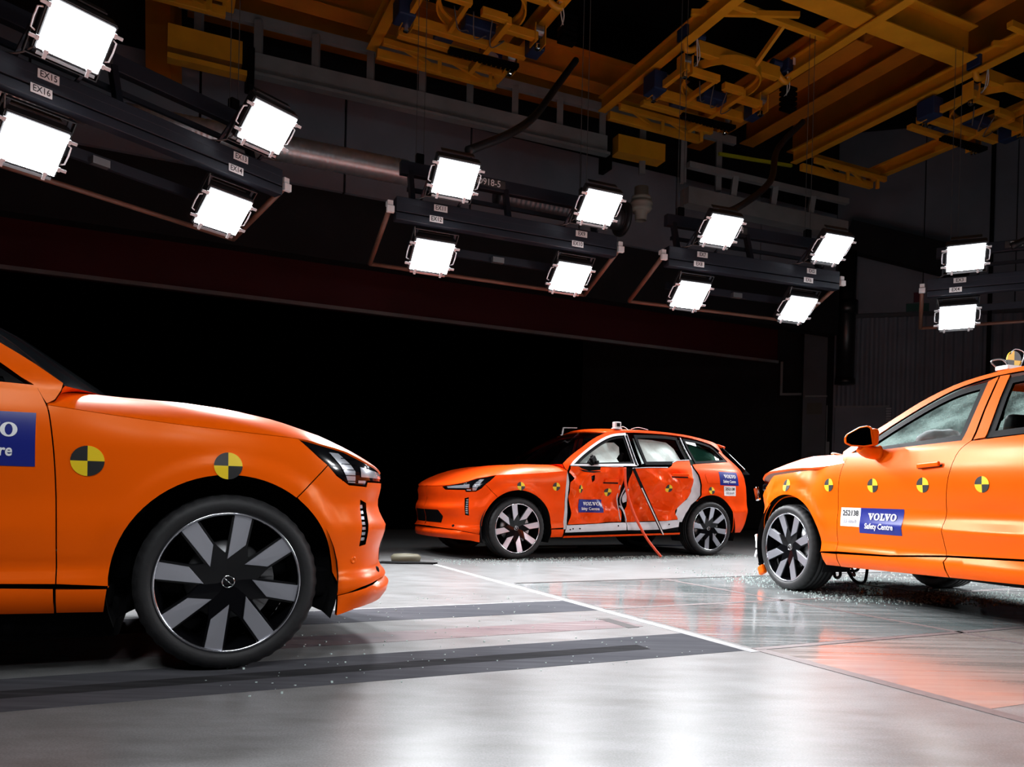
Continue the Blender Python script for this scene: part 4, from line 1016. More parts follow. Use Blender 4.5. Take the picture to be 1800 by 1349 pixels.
beam_thing('lime_handrail', 'thin lime green rail between the orange girders at upper right', AB(12.9, 9.0, 8.6), AB(12.9, 12.0, 8.6), .05, .06, LIME, 'b', cat='rail')
bm = bmesh.new()
box(bm, AB(4.95, 11.75, 7.94), (.42, .02, .16), Matrix.Rotation(AA, 3, 'Z'))
o = tag(frombm('number_board', bm, BLUE), 'small blue board with a white oval on the orange crane at top centre', 'sign')
bm = bmesh.new(); lathe(bm, [(0, .001), (0, 1)], 24); bmesh.ops.scale(bm, vec=(.12, 1, .06), verts=bm.verts[:])
ov = frombm('white_oval', bm, PRINT_W); ov.matrix_world = Matrix.Translation(AB(4.95, 11.75, 7.94)-DB*.013) @ Matrix.Rotation(AA, 4, 'Z')
bpy.context.view_layer.update(); ov.parent = o; ov.matrix_parent_inverse = o.matrix_world.inverted()
HOSE = mat('black_hose', (.010, .010, .012), .5)
for lab, P in (('thick black cable hose from the crane down to the middle rig', [AB(6.25, 11.25, 7.95), AB(5.7, 10.9, 7.2), AB(5.0, 10.2, 6.3), AB(4.2, 9.3, 5.5), AB(3.45, 8.85, 4.95)]), ('thick black cable hose from the crane down to the rig right of centre', [AB(11.0, 11.0, 7.9), AB(10.3, 10.9, 7.2), AB(9.3, 10.0, 6.1), AB(8.0, 9.3, 5.2), AB(7.2, 8.9, 4.85)]), ('thick black cable hose running down to the right edge rig', [AB(14.6, 6.6, 6.9), AB(13.6, 6.6, 6.0), AB(12.6, 7.0, 5.2), AB(11.9, 7.6, 4.75)])):
    bm = bmesh.new(); tube(bm, spline(P, 10), .055, 10); tag(frombm('cable_hose', bm, HOSE, None, True), lab, 'hose')

# ---------------------------------------------------------------- the three cars
def carpos(x, y, a, near): # face plane of the front wheel -> axle centre
    d = Vector((math.cos(a), math.sin(a), 0)); n = Vector((d.y, -d.x, 0))*(-near)
    return Vector((x, y, 0))-n*.92
def part(nm, bm, m, car, **k): return frombm(nm, bm, m, car, **k)
def sticker(car, s0, z0, wd, hh, side=1, mp=S, rot=0, off=.002, lo=.0025):
    c, sn = math.cos(rot), math.sin(rot)
    P = [(s0-side*(x*c-y*sn), z0+x*sn+y*c) for x, y in ((-wd/2, -hh/2), (wd/2, -hh/2), (wd/2, hh/2), (-wd/2, hh/2))]
    o = patch('logo_sticker', P, BLUE, car, mp, side, .03, off)
    q = surf_logo('emblem_lettering', s0-side*wd*.03, z0+hh*.17, hh*.26, PRINT_W, car, mp, side, off+lo, sx=wd*.66/(5.82*hh*.26), rot=rot); q.parent = o
    q = surf_text('lettering', 'Safety Centre', s0+side*wd*.02, z0-hh*.22, hh*.30, PRINT_W, car, mp, side, off+lo, .022, wd*.74/(6.05*hh*.30), .12, rot); q.parent = o
    return o
def number_tag(car, s0, z0, wd, hh, side=1, mp=S, l2='55 km/h', off=.002):
    o = patch('number_sticker', [(s0-wd/2, z0-hh/2), (s0+wd/2, z0-hh/2), (s0+wd/2, z0+hh/2), (s0-wd/2, z0+hh/2)], PAPER, car, mp, side, .03, off)
    q = surf_text('lettering', '252138', s0, z0+hh*.20, hh*.40, PRINT_K, car, mp, side, off+.0025, .03, wd*.90/(3.35*hh*.40)); q.parent = o
    q = surf_text('lettering', l2, s0, z0-hh*.22, hh*.30, PRINT_G, car, mp, side, off+.0025, .02, wd*.78/(3.7*hh*.30), .15); q.parent = o
# car 1: intact
c1 = thing('car', 'intact orange estate car at the left edge, seen from its front wheel side', 'car', carpos(-1.1987, 3.3064, .4154, -1), .4154, 'orange crash-test cars')
build_car(c1, ORANGE, -1, dict(res=.026, low=.12))
wheel(c1, 0, -1, 0); wheel(c1, -2.97, -1, .3); wheel(c1, 0, 1); wheel(c1, -2.97, 1)
marker(-.536, .873, c1, side=-1, r=.060); marker(-.012, .872, c1, side=-1, r=.057)
sticker(c1, -.925, .948, .42, .208, -1)
bm = bmesh.new(); lathe(bm, [(0, .001), (.004, .012), (.004, .016), (-.004, .017)], 20); o = part('sensor_plug', bm, ORANGE, c1, smooth=True); p = Vector(S(.585, .455)); o.location = (p.x, -p.y, p.z); o.rotation_euler = (0, 0, PI+.5)
# car 2: side impact
def tri(x): x = x-math.floor(x); return abs(2*x-1)
def dent(s, z, k=1.0):
    d = .115*math.exp(-((s+1.62)/.62)**2-((z-.72)/.36)**2)
    fold = 0
    for kx, kz, ph, am in ((1.9, 1.3, .1, .030), (-1.4, 2.2, .35, .026), (3.1, -1.1, .7, .016), (.6, 3.7, .2, .014), (4.3, 3.0, .5, .010), (-3.7, 4.6, .15, .008)):
        fold += 1.5*am*(tri(kx*s+kz*z+ph)-.5)
    wgt = sst(1.19, 1.02, z)*sst(.36, .50, z)
    return d*sst(1.2, 1.0, z)+fold*wgt*k
def S2(s, z):
    u, v, zz = S(s, z); return (u, v-dent(s, z), zz)
c2 = thing('car', 'orange estate car with smashed, caved-in doors standing in the middle', 'car', carpos(.0735, 9.3049, 3.6105, 1), 3.6105, 'orange crash-test cars')
build_car(c2, ORANGE_D, 1, dict(res=.045, skip=('doors', 'sill'), noglass='fr', glass_q=GLASS_G, windscreen=GLASS_T))
for u in (0, -2.97):
    for sd in (1, -1): wheel(c2, u, sd, math.radians(20 if u == 0 else 2))
D1 = [(-.735, 1.150), (-.735, 1.118), (-.700, 1.069), (-.781, 1.001), (-.714, .949), (-.724, .858), (-.702, .766), (-.715, .653), (-.735, .562), (-.700, .421), (-.95, .430), (-1.134, .436), (-1.30, .452), (-1.545, .459), (-1.556, .60), (-1.540, .70), (-1.512, .884), (-1.545, 1.0), (-1.535, 1.168), (-1.18, 1.158), (-1.16, 1.120), (-1.0, 1.10), (-.90, 1.128), (-.86, 1.152)]
D2 = [(-1.669, 1.150), (-1.929, 1.170), (-2.255, 1.182), (-2.33, 1.215), (-2.362, 1.248), (-2.455, 1.283), (-2.680, 1.300), (-2.66, 1.18), (-2.619, 1.064), (-2.640, .95), (-2.634, .872), (-2.57, .79), (-2.527, .755), (-2.433, .677), (-2.375, .609), (-2.42, .494), (-2.20, .475), (-2.024, .469), (-1.80, .462), (-1.608, .452), (-1.590, .52), (-1.602, .593), (-1.655, .66), (-1.670, .74), (-1.63, .84), (-1.610, .96), (-1.65, 1.05)]
panel('front_door', D1, ORANGE_D, c2, S2, 1, .024, [[(-1.02, 1.035), (-1.055, .955), (-1.10, .985), (-1.09, 1.05)]], smooth=False)['label'] = 'crumpled orange front door'
panel('rear_door', D2, ORANGE_D, c2, S2, 1, .024, smooth=False)['label'] = 'crumpled orange rear door'
panel('door_rim', [(-.735, 1.150), (-.86, 1.152), (-1.18, 1.158), (-1.535, 1.168), (-1.535, 1.180), (-1.18, 1.172), (-.74, 1.163)], WHITE, c2, S2, 1, .05, off=.004)
panel('door_rim', [(-1.669, 1.150), (-1.929, 1.170), (-2.255, 1.182), (-2.255, 1.194), (-1.929, 1.182), (-1.669, 1.162)], WHITE, c2, S2, 1, .05, off=.004)
panel('door_rim', [(-2.362, 1.248), (-2.455, 1.283), (-2.680, 1.300), (-2.680, 1.312), (-2.455, 1.296), (-2.362, 1.260)], WHITE, c2, S2, 1, .05, off=.004)
Sin = lambda d: (lambda s, z: (S(s, z)[0], S(s, z)[1]-d, S(s, z)[2]))
panel('hinge_pillar', [(-.648, 1.165), (-.690, 1.165), (-.715, .95), (-.700, .70), (-.705, .36), (-.645, .36), (-.655, .6), (-.665, .8), (-.660, 1.0)], WHITE, c2, Sin(.03), 1, .04)
panel('body_side_inner', [(-.66, 1.15), (-.66, .36), (-2.42, .40), (-2.55, .62), (-2.80, .80), (-2.75, 1.15), (-2.68, 1.24), (-1.8, 1.17)], BLACK_M, c2, Sin(.20), 1, .12)
panel('sill_panel', [(-.668, .320), (-.690, .415), (-.95, .425), (-1.35, .448), (-1.585, .455), (-1.590, .352), (-1.2, .338)], WHITE, c2, Sin(.02), 1, .05)['label'] = 'bare white front sill'
panel('sill_panel', [(-1.600, .352), (-1.595, .455), (-2.05, .465), (-2.40, .492), (-2.455, .475), (-2.44, .395), (-2.2, .362), (-1.75, .350)], WHITE, c2, Sin(.02), 1, .05)['label'] = 'bare white rear sill'
panel('sill_seal', [(-.66, .255), (-.66, .335), (-1.6, .355), (-2.46, .410), (-2.47, .31)], BLACK_S, c2, Sin(.05), 1, .06)
panel('sill_trim', [(-.66, .252), (-.66, .282), (-2.47, .322), (-2.47, .292)], ORANGE_D, c2, Sin(.01), 1, .06)
panel('rear_pillar_strip', [(-2.675, 1.225), (-2.705, 1.24), (-2.712, 1.19), (-2.768, 1.10), (-2.798, .96), (-2.790, .83), (-2.725, .755), (-2.63, .69), (-2.545, .58), (-2.500, .46), (-2.435, .46), (-2.375, .565), (-2.41, .66), (-2.57, .77), (-2.634, .872), (-2.640, 1.06)], WHITE, c2, Sin(.028), 1, .04)['label'] = 'bare white strip in front of the rear wheel'
for k, (s, z) in enumerate(((-.74, .36), (-.78, .37), (-.88, .372), (-1.46, .41), (-2.28, .43))):
    panel('plug', arc(s, z, .010, 0, 330, 11), BLACK_M, c2, Sin(.017), 1, .02, gap=0, thick=.004)
panel('window_frame', inset(WIN_F, -.020), WHITE, c2, S, 1, .05, [inset(WIN_F, .010)], gap=0, off=.003)
panel('pillar_strip', [(-1.742, 1.60), (-1.752, 1.41), (-1.762, 1.195), (-1.728, 1.195), (-1.722, 1.41), (-1.715, 1.60)], BLACK_S, c2, S, 1, .05, off=.006)
panel('pillar_strip', [(-1.757, 1.62), (-1.766, 1.41), (-1.780, 1.195), (-1.766, 1.195), (-1.754, 1.41), (-1.746, 1.62)], WHITE, c2, S, 1, .05, off=.005)
panel('pillar_strip', [(-2.64, 1.625), (-2.662, 1.45), (-2.70, 1.31), (-2.672, 1.31), (-2.638, 1.45), (-2.618, 1.625)], BLACK_S, c2, S, 1, .05, off=.006)
panel('pillar_strip', [(-2.662, 1.62), (-2.684, 1.45), (-2.722, 1.31), (-2.702, 1.31), (-2.664, 1.45), (-2.646, 1.62)], WHITE, c2, S, 1, .05, off=.004)
for s0, z0, s1, z1 in ((-1.727, 1.58, -1.745, 1.22), (-2.63, 1.6, -2.682, 1.33)):
    for k in range(6):
        s, z = s0+(s1-s0)*k/5, z0+(z1-z0)*k/5; panel('rivet', arc(s, z, .008, 0, 315, 7), CHROME, c2, S, 1, .02, gap=0, off=.011, thick=.006)
def puff(d, seed):
    def f(s, z):
        u, v, zz = S(s, z); n = .016*(tri(2.1*s+1.7*z+seed)-.5)+.012*(tri(-3.3*s+2.9*z+seed*2)-.5)+.02*math.sin(5*s+seed)*math.sin(6*z)
        return (u, v-d+n, zz)
    return f
panel('curtain_airbag', [(-.84, 1.17), (-.98, 1.275), (-1.20, 1.405), (-1.42, 1.492), (-1.56, 1.50), (-1.62, 1.44), (-1.60, 1.34), (-1.53, 1.28), (-1.55, 1.21), (-1.50, 1.16)], AIRBAG, c2, puff(.07, .2), 1, .025)
panel('curtain_airbag', [(-1.905, 1.225), (-1.888, 1.40), (-1.874, 1.575), (-2.20, 1.565), (-2.42, 1.545), (-2.52, 1.46), (-2.58, 1.33), (-2.60, 1.26), (-2.3, 1.225)], AIRBAG, c2, puff(.07, .6), 1, .025)
panel('curtain_airbag', [(-2.76, 1.24), (-2.72, 1.45), (-2.70, 1.60), (-3.1, 1.54), (-3.45, 1.30)], AIRBAG, c2, puff(.13, .4), 1, .03)
panel('paper_label', [(-2.735, 1.595), (-2.745, 1.545), (-2.92, 1.515), (-2.915, 1.578)], PAPER, c2, S, 1, .05, gap=0, off=-.008, thick=.003)
bm = bmesh.new(); p = Vector(S(-1.08, 1.20))
for dx, dy, dz, sx, sy, sz in ((0, .0, .035, .10, .05, .10), (.045, .0, .0, .06, .06, .07), (-.04, .01, .01, .07, .05, .05), (.02, .0, .08, .05, .03, .05)): box(bm, p+Vector((dx, dy, dz)), (sx, sy, sz), Matrix.Rotation(.5+dx*9, 3, 'Y') @ Matrix.Rotation(.4, 3, 'Z'))
part('torn_mirror_mount', bm, BLACK_S, c2, bevel=.012)
panel('door_shard', [(-1.02, 1.035), (-1.055, .955), (-1.10, .985), (-1.09, 1.05)], BLACK_G, c2, lambda s, z: tuple(Vector(S2(s, z))-Vector((0, .02, 0))), 1, .03)
panel('torn_strip', [(-.86, 1.115), (-.92, 1.085), (-1.05, 1.075), (-1.17, 1.09), (-1.16, 1.10), (-1.0, 1.10)], BLACK_M, c2, S2, 1, .03, off=.004)
for s, z, L in ((-1.355, .981, .20), (-2.43, 1.088, .24)):
    h0, h1 = Vector(S2(s+L/2, z)), Vector(S2(s-L/2, z+.006)); bm = bmesh.new(); bar(bm, h0+Vector((0, .026, 0)), h1+Vector((0, .026, 0)), .022, .036); part('door_handle', bm, ORANGE_D, c2, bevel=.006)
    panel('handle_shadow', [(s-L/2, z-.034), (s+L/2, z-.034), (s+L/2, z-.016), (s-L/2, z-.016)], BLACK_M, c2, S2, 1, .04, gap=0, off=.004, thick=.003)  # thin black patch paints the shadow under the handle
panel('fuel_flap', [(-2.90, .995), (-3.12, .995), (-3.13, 1.10), (-3.10, 1.125), (-2.88, 1.125), (-2.87, 1.10)], ORANGE_D, c2, S, 1, .04, off=.003, thick=.006)
panel('tail_lamp', [(-3.90, .87), (-4.05, .87), (-4.05, 1.09), (-3.90, 1.09)], BLACK_G, c2, S, 1, .05, off=.004)
for s, z, q in ((-.023, .882, S), (-.514, .888, S), (-1.321, .836, S2), (-2.255, .909, S2), (-2.965, .895, S)): marker(s, z, c2, mp=q, r=.050, off=.006)
marker(-.865, .868, c2, mp=S2, r=.050, sq=.5, off=.006)
sticker(c2, -1.045, .658, .375, .165, 1, S2, .0, .006, .007)
sticker(c2, -3.33, 1.068, .40, .185, 1, S)
number_tag(c2, -3.325, .897, .25, .135, 1, S)
# red strap and black strip hanging off the middle pillar
bm = bmesh.new(); P = spline([(-1.514, .95, 1.16), (-1.53, .965, .90), (-1.62, 1.0, .60), (-1.79, 1.06, .27), (-1.99, 1.12, .02)], 10); tube(bm, P, .017, 8); part('red_strap', bm, mat('red_strap', (.75, .06, .01), .5), c2, smooth=True)
bm = bmesh.new(); bar(bm, (-1.634, .97, 1.15), (-2.085, 1.02, .316), .02, .034); k = part('hanging_strip', bm, BLACK_M, c2); bm = bmesh.new(); bar(bm, (-1.75, 1.0, .90), (-2.088, 1.034, .30), .008, .012); part('strip_edge', bm, PAPER, c2)
for (s, z0, z1) in ((-1.50, .93, .48), (-1.585, .90, .40)):
    bm = bmesh.new(); P = [Vector(S2(s+.02*math.sin(9*z), z))+Vector((0, .012, 0)) for z in (z0, (2*z0+z1)/3, (z0+2*z1)/3, z1)]; tube(bm, spline(P, 5), .008, 6); part('torn_edge_wire', bm, WHITE, c2, smooth=True)
panel('pillar_flap', [(-1.60, .88), (-1.58, .80), (-1.62, .70), (-1.665, .72), (-1.655, .80), (-1.64, .90)], WHITE, c2, S2, 1, .03, off=.014)
panel('pillar_flap', [(-1.545, .66), (-1.575, .56), (-1.61, .47), (-1.635, .47), (-1.60, .58), (-1.585, .66)], WHITE, c2, S2, 1, .03, off=.014)
bm = bmesh.new(); box(bm, (-1.64, .56, 1.735), (.10, .07, .09)); box(bm, (-1.64, .56, 1.69), (.12, .09, .02)); o = part('roof_target_box', bm, PAPER, c2, bevel=.008); bm = bmesh.new(); box(bm, (-1.64, .60, 1.738), (.045, .012, .045)); part('box_window', bm, BLACK_M, c2)
bm = bmesh.new(); bar(bm, (-1.08, .1, 1.70), (-1.30, .1, 1.71), .02, .012); bar(bm, (-1.085, .1, 1.70), (-1.07, .1, 1.60), .02, .012); bar(bm, (-1.07, .1, 1.60), (-1.04, .1, 1.60), .02, .012); part('roof_bracket', bm, STEEL, c2)
for P in ([(-1.75, .45, 1.70), (-1.78, .50, 1.73), (-1.80, .58, 1.69), (-1.80, .62, 1.64)], [(-1.95, .45, 1.71), (-2.05, .48, 1.735), (-2.2, .5, 1.71)]):
    bm = bmesh.new(); tube(bm, spline(P, 6), .004, 5); part('roof_wire', bm, PAPER, c2, smooth=True)
# car 3: frontal impact
def S3(s, z):
    u, v, zz = S(s, z)
    d = .030*math.exp(-((s+.30)/.13)**2-((z-1.0)/.13)**2)-.012*math.exp(-((s+.14)/.12)**2-((z-.98)/.10)**2)+.02*sst(0, .3, s)*tri(3*s+2*z)
    return (u, v-d*sst(-.55, -.4, s), zz)
def milky():
    m = bpy.data.materials.new('shattered_glass'); m.use_nodes = True; nt = m.node_tree; nt.nodes.clear(); N = nt.nodes.new; K = nt.links.new
    o = N('ShaderNodeOutputMaterial'); mx = N('ShaderNodeMixShader'); tr = N('ShaderNodeBsdfTransparent'); tl = N('ShaderNodeBsdfTranslucent'); df = N('ShaderNodeBsdfDiffuse'); m2 = N('ShaderNodeMixShader')
    tl.inputs[0].default_value = (.20, .26, .245, 1); df.inputs[0].default_value = (.16, .20, .19, 1); m2.inputs[0].default_value = .7; K(df.outputs[0], m2.inputs[1]); K(tl.outputs[0], m2.inputs[2])
    tc = N('ShaderNodeTexCoord'); n = N('ShaderNodeTexVoronoi'); n.feature = 'DISTANCE_TO_EDGE'; n.inputs['Scale'].default_value = 28; K(tc.outputs['Object'], n.inputs['Vector'])
    n2 = N('ShaderNodeTexNoise'); n2.inputs['Scale'].default_value = 3.5; n2.inputs['Detail'].default_value = 5; K(tc.outputs['Object'], n2.inputs['Vector'])
    r = N('ShaderNodeMapRange'); r.inputs[1].default_value = .35; r.inputs[2].default_value = .65; r.inputs[3].default_value = .12; r.inputs[4].default_value = .75; K(n2.outputs[0], r.inputs[0])
    a = N('ShaderNodeMath'); a.operation = 'LESS_THAN'; a.inputs[1].default_value = .03; K(n.outputs[0], a.inputs[0])
    b = N('ShaderNodeMath'); b.operation = 'MULTIPLY_ADD'; b.inputs[1].default_value = .25; b.use_clamp = True; K(a.outputs[0], b.inputs[0]); K(r.outputs[0], b.inputs[2])
    K(b.outputs[0], mx.inputs[0]); K(tr.outputs[0], mx.inputs[1]); K(m2.outputs[0], mx.inputs[2]); K(mx.outputs[0], o.inputs[0]); return m
MILKY = milky()
c3 = thing('car', 'bright orange estate car at the right edge with a crumpled front', 'car', carpos(2.4068, 6.7768, 1.8667, 1), 1.8667, 'orange crash-test cars')
def lift(u, v, t): return Vector((0, 0, .050*sst(-.65, .3, u)+.012*math.sin(7*u+4*v)*sst(-.3, .3, u)*(1-t)))
build_car(c3, ORANGE, 1, dict(res=.04, skip=('headlight', 'front_bumper'), glass=GLASS_T, glass_q=GLASS, windscreen=MILKY, hood=lift, fender_map=S3))
for u in (0, -2.97):
    for sd in (1, -1): wheel(c3, u, sd, math.radians(-14 if u == 0 else 10))
panel('bumper_corner', [(.424, .880), (.36, .82), (.30, .745)]+arc(0, .376, .47, 49, 5, 12)+[(.50, .42), (.58, .42), (.70, .55), (.72, .70), (.66, .80), (.55, .86), (.47, .90)], ORANGE, c3, lambda s, z: tuple(Vector(S3(s, z))-Vector((.02, .02, 0))), 1, .03)
panel('arch_lip', arc(0, .376, .435, 118, 28, 20)+arc(0, .376, .452, 28, 118, 20), ORANGE, c3, Sin(.06), 1, .03)
bm = bmesh.new(); box(bm, (.52, .72, .90), (.12, .16, .07), Matrix.Rotation(.5, 3, 'Z')); part('broken_headlamp', bm, BLACK_G, c3, bevel=.02)
bm = bmesh.new(); box(bm, (.63, .80, .84), (.05, .03, .13), Matrix.Rotation(.35, 3, 'Y')); part('lamp_fragment', bm, CHROME, c3, bevel=.008)
for dx, dz, m in ((.0, .0, PAPER), (.012, .06, PAPER), (-.02, -.06, PAPER), (-.03, .02, ORANGE), (.01, -.09, WHITE)):
    bm = bmesh.new(); box(bm, (.60+dx, .80, .36+dz), (.035, .03, .07), Matrix.Rotation(dz*4, 3, 'Y')); part('torn_bracket', bm, m, c3, bevel=.006)
bm = bmesh.new(); tube(bm, spline([(.57, .80, .30), (.53, .80, .22), (.55, .80, .17)], 5), .022, 8); part('black_hose_end', bm, BLACK_S, c3, smooth=True)
bm = bmesh.new(); box(bm, (.52, .80, .125), (.09, .05, .09), Matrix.Rotation(.5, 3, 'Y')); part('bumper_shred', bm, ORANGE, c3, bevel=.02)
bm = bmesh.new(); box(bm, (.35, 0, .58), (.3, 1.3, .5)); part('engine_bay', bm, BLACK_M, c3)
# door mirror
bm = bmesh.new()
def prism2(bm, P, x0, x1):
    A = [bm.verts.new((x0, y, z)) for y, z in P]; B = [bm.verts.new((x1, y*.92+.08, z*.86+.18)) for y, z in P]
    n = len(P); bm.faces.new(A); bm.faces.new(B[::-1])
    for i in range(n): bm.faces.new((A[i], A[(i+1) % n], B[(i+1) % n], B[i]))
    bmesh.ops.recalc_face_normals(bm, faces=bm.faces[:])
MP = [(.955, 1.200), (.975, 1.335), (1.00, 1.350), (1.06, 1.340), (1.150, 1.285), (1.165, 1.255), (1.160, 1.215), (1.12, 1.195), (1.02, 1.188)]
prism2(bm, MP, -1.085, -.93); yaw = Matrix.Translation((-1.03, .99, 0)) @ Matrix.Rotation(math.radians(-38), 4, 'Z') @ Matrix.Translation((1.03, -.99, 0)); bmesh.ops.transform(bm, matrix=yaw, verts=bm.verts[:]); mir = part('door_mirror', bm, ORANGE, c3, bevel=.012, smooth=False)
bm = bmesh.new(); c_ = (sum(p[0] for p in MP)/9, sum(p[1] for p in MP)/9); A = [bm.verts.new((-1.0885, c_[0]+(y-c_[0])*.84, c_[1]+(z-c_[1])*.84)) for y, z in MP]; B = [bm.verts.new((-1.080, v.co.y, v.co.z)) for v in A]
bm.faces.new(A); bm.faces.new(B[::-1]); n = len(A)
for i in range(n): bm.faces.new((A[i], A[(i+1) % n], B[(i+1) % n], B[i]))
bmesh.ops.transform(bm, matrix=yaw, verts=bm.verts[:]); bmesh.ops.recalc_face_normals(bm, faces=bm.faces[:]); part('mirror_glass', bm, mat('mirror_glass', (.25, .27, .3), .02, metal=1), mir)
bm = bmesh.new(); box(bm, (-1.03, .965, 1.265), (.12, .07, .13), Matrix.Rotation(-.3, 3, 'Z')); part('mirror_cap', bm, ORANGE, mir, bevel=.03, seg=3)
bm = bmesh.new(); tube(bm, spline([(-1.00, 1.03, 1.195), (-1.01, .98, 1.16), (-1.03, .90, 1.15)], 5), [.05]*10+[.06], 12); part('mirror_foot', bm, ORANGE, mir, smooth=True)
bm = bmesh.new(); h0, h1 = Vector(S(-1.45, 1.040)), Vector(S(-1.635, 1.052)); bar(bm, h0+Vector((0, .022, 0)), h1+Vector((0, .022, 0)), .022, .034); part('door_handle', bm, ORANGE, c3, bevel=.008); panel('handle_shadow', [(-1.44, 1.020), (-1.44, 1.035), (-1.64, 1.047), (-1.64, 1.032)], BLACK_M, c3, S, 1, .03, gap=0, off=.001, thick=.003)  # black patch behind the handle bar stands in for its shadow
for s, z in ((.007, .915), (-.539, .914), (-1.021, .908), (-1.489, .909), (-1.958, .911)): marker(s, z, c3, mp=S3 if s > -.5 else S, r=.052)
sticker(c3, -1.10, .643, .42, .19, 1, lo=.005)
number_tag(c3, -.785, .665, .21, .145, 1)
bm = bmesh.new(); P = [(-.95, .30, 1.19), (-1.0, .30, 1.30), (-.93, .30, 1.34), (-1.02, .30, 1.35), (-1.10, .30, 1.30), (-1.13, .30, 1.19)]
bmesh.ops.create_icosphere(bm, subdivisions=3, radius=1); rng = random.Random(3)
for v in bm.verts:
    c = v.co; k = 1+.10*math.sin(5*c.x+3*c.z)+.08*math.sin(7*c.y+4*c.z); v.co = Vector((-1.05+c.x*.14*k+c.z*.03, .30+c.y*.22*k, 1.24+c.z*.11*k))
part('driver_airbag', bm, mat('grey_airbag', (.55, .55, .58), .8, bump=(20, .5)), c3, smooth=True)
bm = bmesh.new(); box(bm, (-1.12, -.05, 1.50), (.06, .26, .10), Matrix.Rotation(.2, 3, 'X')); part('rear_view_mirror', bm, BLACK_M, c3, bevel=.025)
# roof target of car 3
V = [(-1.785, .50, 1.752)]; F = []; fm = []
for k in range(32): V.append((-1.785, .50+.062*math.cos(2*PI*k/32), 1.752+.062*math.sin(2*PI*k/32)))
for k in range(32): V.append((-1.777, .50+.062*math.cos(2*PI*k/32), 1.752+.062*math.sin(2*PI*k/32)))
for k in range(32): F.append((0, 1+k, 1+(k+1) % 32)); fm.append(k//8 % 2); F.append((1+k, 33+k, 33+(k+1) % 32, 1+(k+1) % 32)); fm.append(k//8 % 2)
F.append(tuple(range(33, 65))); fm.append(1)
raw('roof_target', V, F, [YELLOW, MBLACK], c3, False, fm)
bm = bmesh.new(); box(bm, (-1.76, .52, 1.700), (.10, .12, .03)); part('target_foot', bm, PAPER, c3, bevel=.006)
bm = bmesh.new(); tube(bm, spline([(-1.72, .56, 1.70), (-1.70, .60, 1.75), (-1.74, .55, 1.76), (-1.76, .50, 1.70)], 6), .006, 5); tube(bm, spline([(-1.79, .46, 1.70), (-1.79, .42, 1.80), (-1.79, .50, 1.825), (-1.79, .54, 1.79)], 6), .003, 5); part('target_wire', bm, STEEL, c3, smooth=True)
bm = bmesh.new(); tube(bm, [Vector((.18+.05*math.cos(2*PI*k/20), .25+.07*math.sin(2*PI*k/20), 1.205+.02*math.sin(2*PI*k/20))) for k in range(20)], .007, 6, True); part('cable_loop', bm, PAPER, c3, smooth=True)
bm = bmesh.new()
for P in ([(-.25, .55, .30), (-.1, .3, .10), (.1, 0, .05), (.4, -.3, .20)], [(-.2, .6, .28), (-.05, .45, .12), (.3, .1, .10), (.6, -.1, .25)], [(-.1, .6, .25), (.1, .2, .16), (.3, -.1, .15), (.5, -.2, .3)]): tube(bm, spline(P, 8), .014, 6)
part('torn_cable', bm, BLACK_S, c3, smooth=True)
bm = bmesh.new(); tube(bm, spline([(-.2, .55, .26), (.0, .2, .12), (.3, .0, .2)], 8), .012, 6); part('torn_cable', bm, mat('red_cable', (.4, .06, .02), .5), c3, smooth=True)

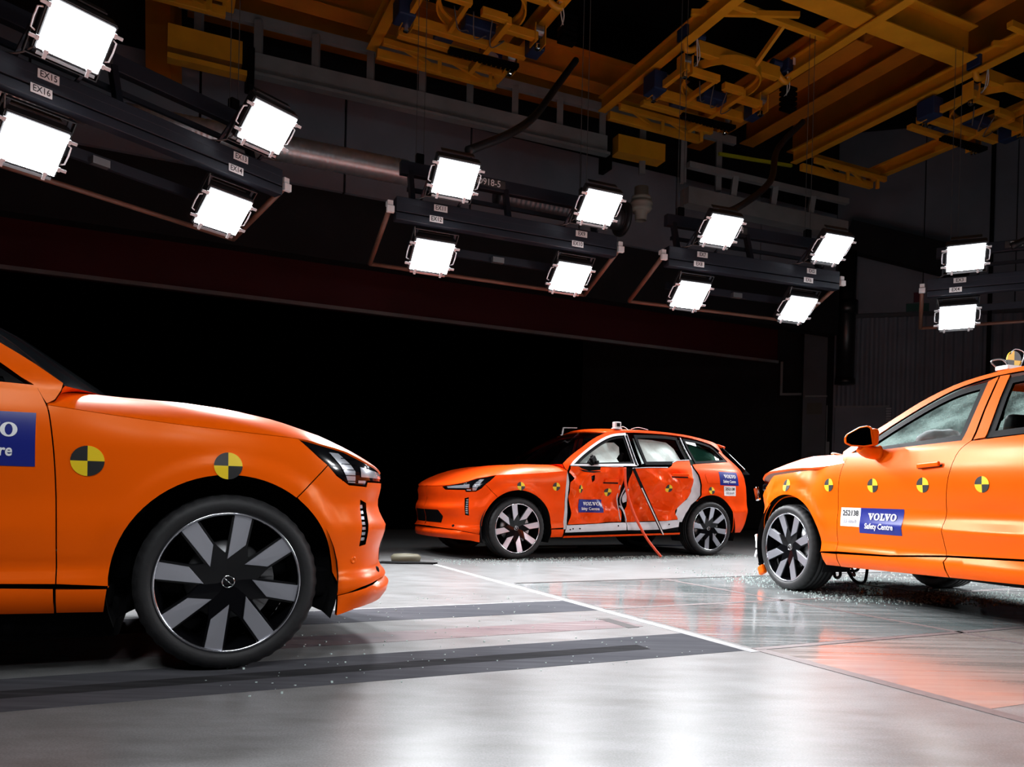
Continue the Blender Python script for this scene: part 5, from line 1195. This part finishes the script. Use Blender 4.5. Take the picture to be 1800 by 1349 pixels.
# ---------------------------------------------------------------- small things on the floor
SHARD = mat('glass_crumbs', (.62, .75, .72), .15, spec=.8)
def crumbs(name, label, n, fn, seed):
    rng = random.Random(seed); V = []; F = []
    for _ in range(n):
        x, y, r = fn(rng); a = rng.random()*PI; c, s = math.cos(a)*r, math.sin(a)*r; h = r*(.5+rng.random()); o = len(V)
        for z in (.0005, h): V += [(x+c, y+s, z), (x-s, y+c, z), (x-c, y-s, z), (x+s, y-c, z)]
        F += [(o+4, o+5, o+6, o+7), (o, o+1, o+5, o+4), (o+1, o+2, o+6, o+5), (o+2, o+3, o+7, o+6), (o+3, o, o+4, o+7)]
    return tag(raw(name, V, F, SHARD, None, False), label, 'broken glass', None, 'stuff')
def near2(r):
    u = r.uniform(-3.6, 1.0); v = .75+abs(r.gauss(0, .32)); R = Matrix.Rotation(3.6105, 4, 'Z'); p = R @ Vector((u, v, 0))+carpos(.0735, 9.3049, 3.6105, 1); return p.x, p.y, r.uniform(.003, .008)
crumbs('glass_crumbs', 'pale broken glass crumbs scattered along the near side of the middle car', 1500, near2, 1)
def near3(r):
    k = r.random()
    if k < .6: t = r.random()**.8; j = r.choice((-.42, -.1, .1, .5)); a = 5.0+1.9*t+r.gauss(0, .10)+j*.4; b = 4.85-1.0*t+r.gauss(0, .10)+j*.6
    else: a = 5.0+abs(r.gauss(0, 1.5)); b = r.gauss(5.6, .6)
    p = AB(a, b); return p.x, p.y, r.uniform(.003, .008)
crumbs('glass_crumbs', 'pale broken glass crumbs spread on the dark floor plates by the right car', 3000, near3, 2)
def near1(r): a = r.uniform(.2, 2.6); b = r.uniform(3.0, 5.6); p = AB(a, b); return p.x, p.y, r.uniform(.002, .006)
crumbs('glass_crumbs', 'few glass crumbs on the floor bands in front of the left car', 240, near1, 3)
bm = bmesh.new(); lathe(bm, [(.0, .02), (.0, .16), (.06, .17), (.085, .14), (.09, .09), (.05, .07), (.05, .02)], 28, 'z'); bmesh.ops.scale(bm, vec=(1, .8, 1), verts=bm.verts[:])
o = tag(frombm('floor_anchor', bm, mat('olive_rubber', (.12, .11, .07), .6), None, True), 'round olive rubber block on the floor behind the left car bumper', 'block'); o.location = AB(2.62, 8.35)
bm = bmesh.new()
for k in range(3): tube(bm, spline([Vector((-.35+.02*k, -.12+.05*k, .012)), Vector((-.1, -.20+.07*k, .014)), Vector((.1, -.14+.05*k, .012)), Vector((.26+.02*k, -.16+.03*k, .012))], 8), .010, 6)
o = tag(frombm('floor_cable', bm, BLACK_S, None, True), 'black cable lying on the floor beside the olive rubber block', 'cable'); o.location = AB(2.62, 8.2); o.rotation_euler = (0, 0, .1)
bm = bmesh.new(); tube(bm, spline([AB(5.9, 10.2, .012), AB(7, 10.5, .012), AB(8.2, 10.25, .012), AB(9, 10.6, .012)], 10), .012, 6)
tag(frombm('floor_cable', bm, mat('blue_black_cable', (.01, .015, .04), .5), None, True), 'dark blue cable lying on the floor between the middle and right cars', 'cable')
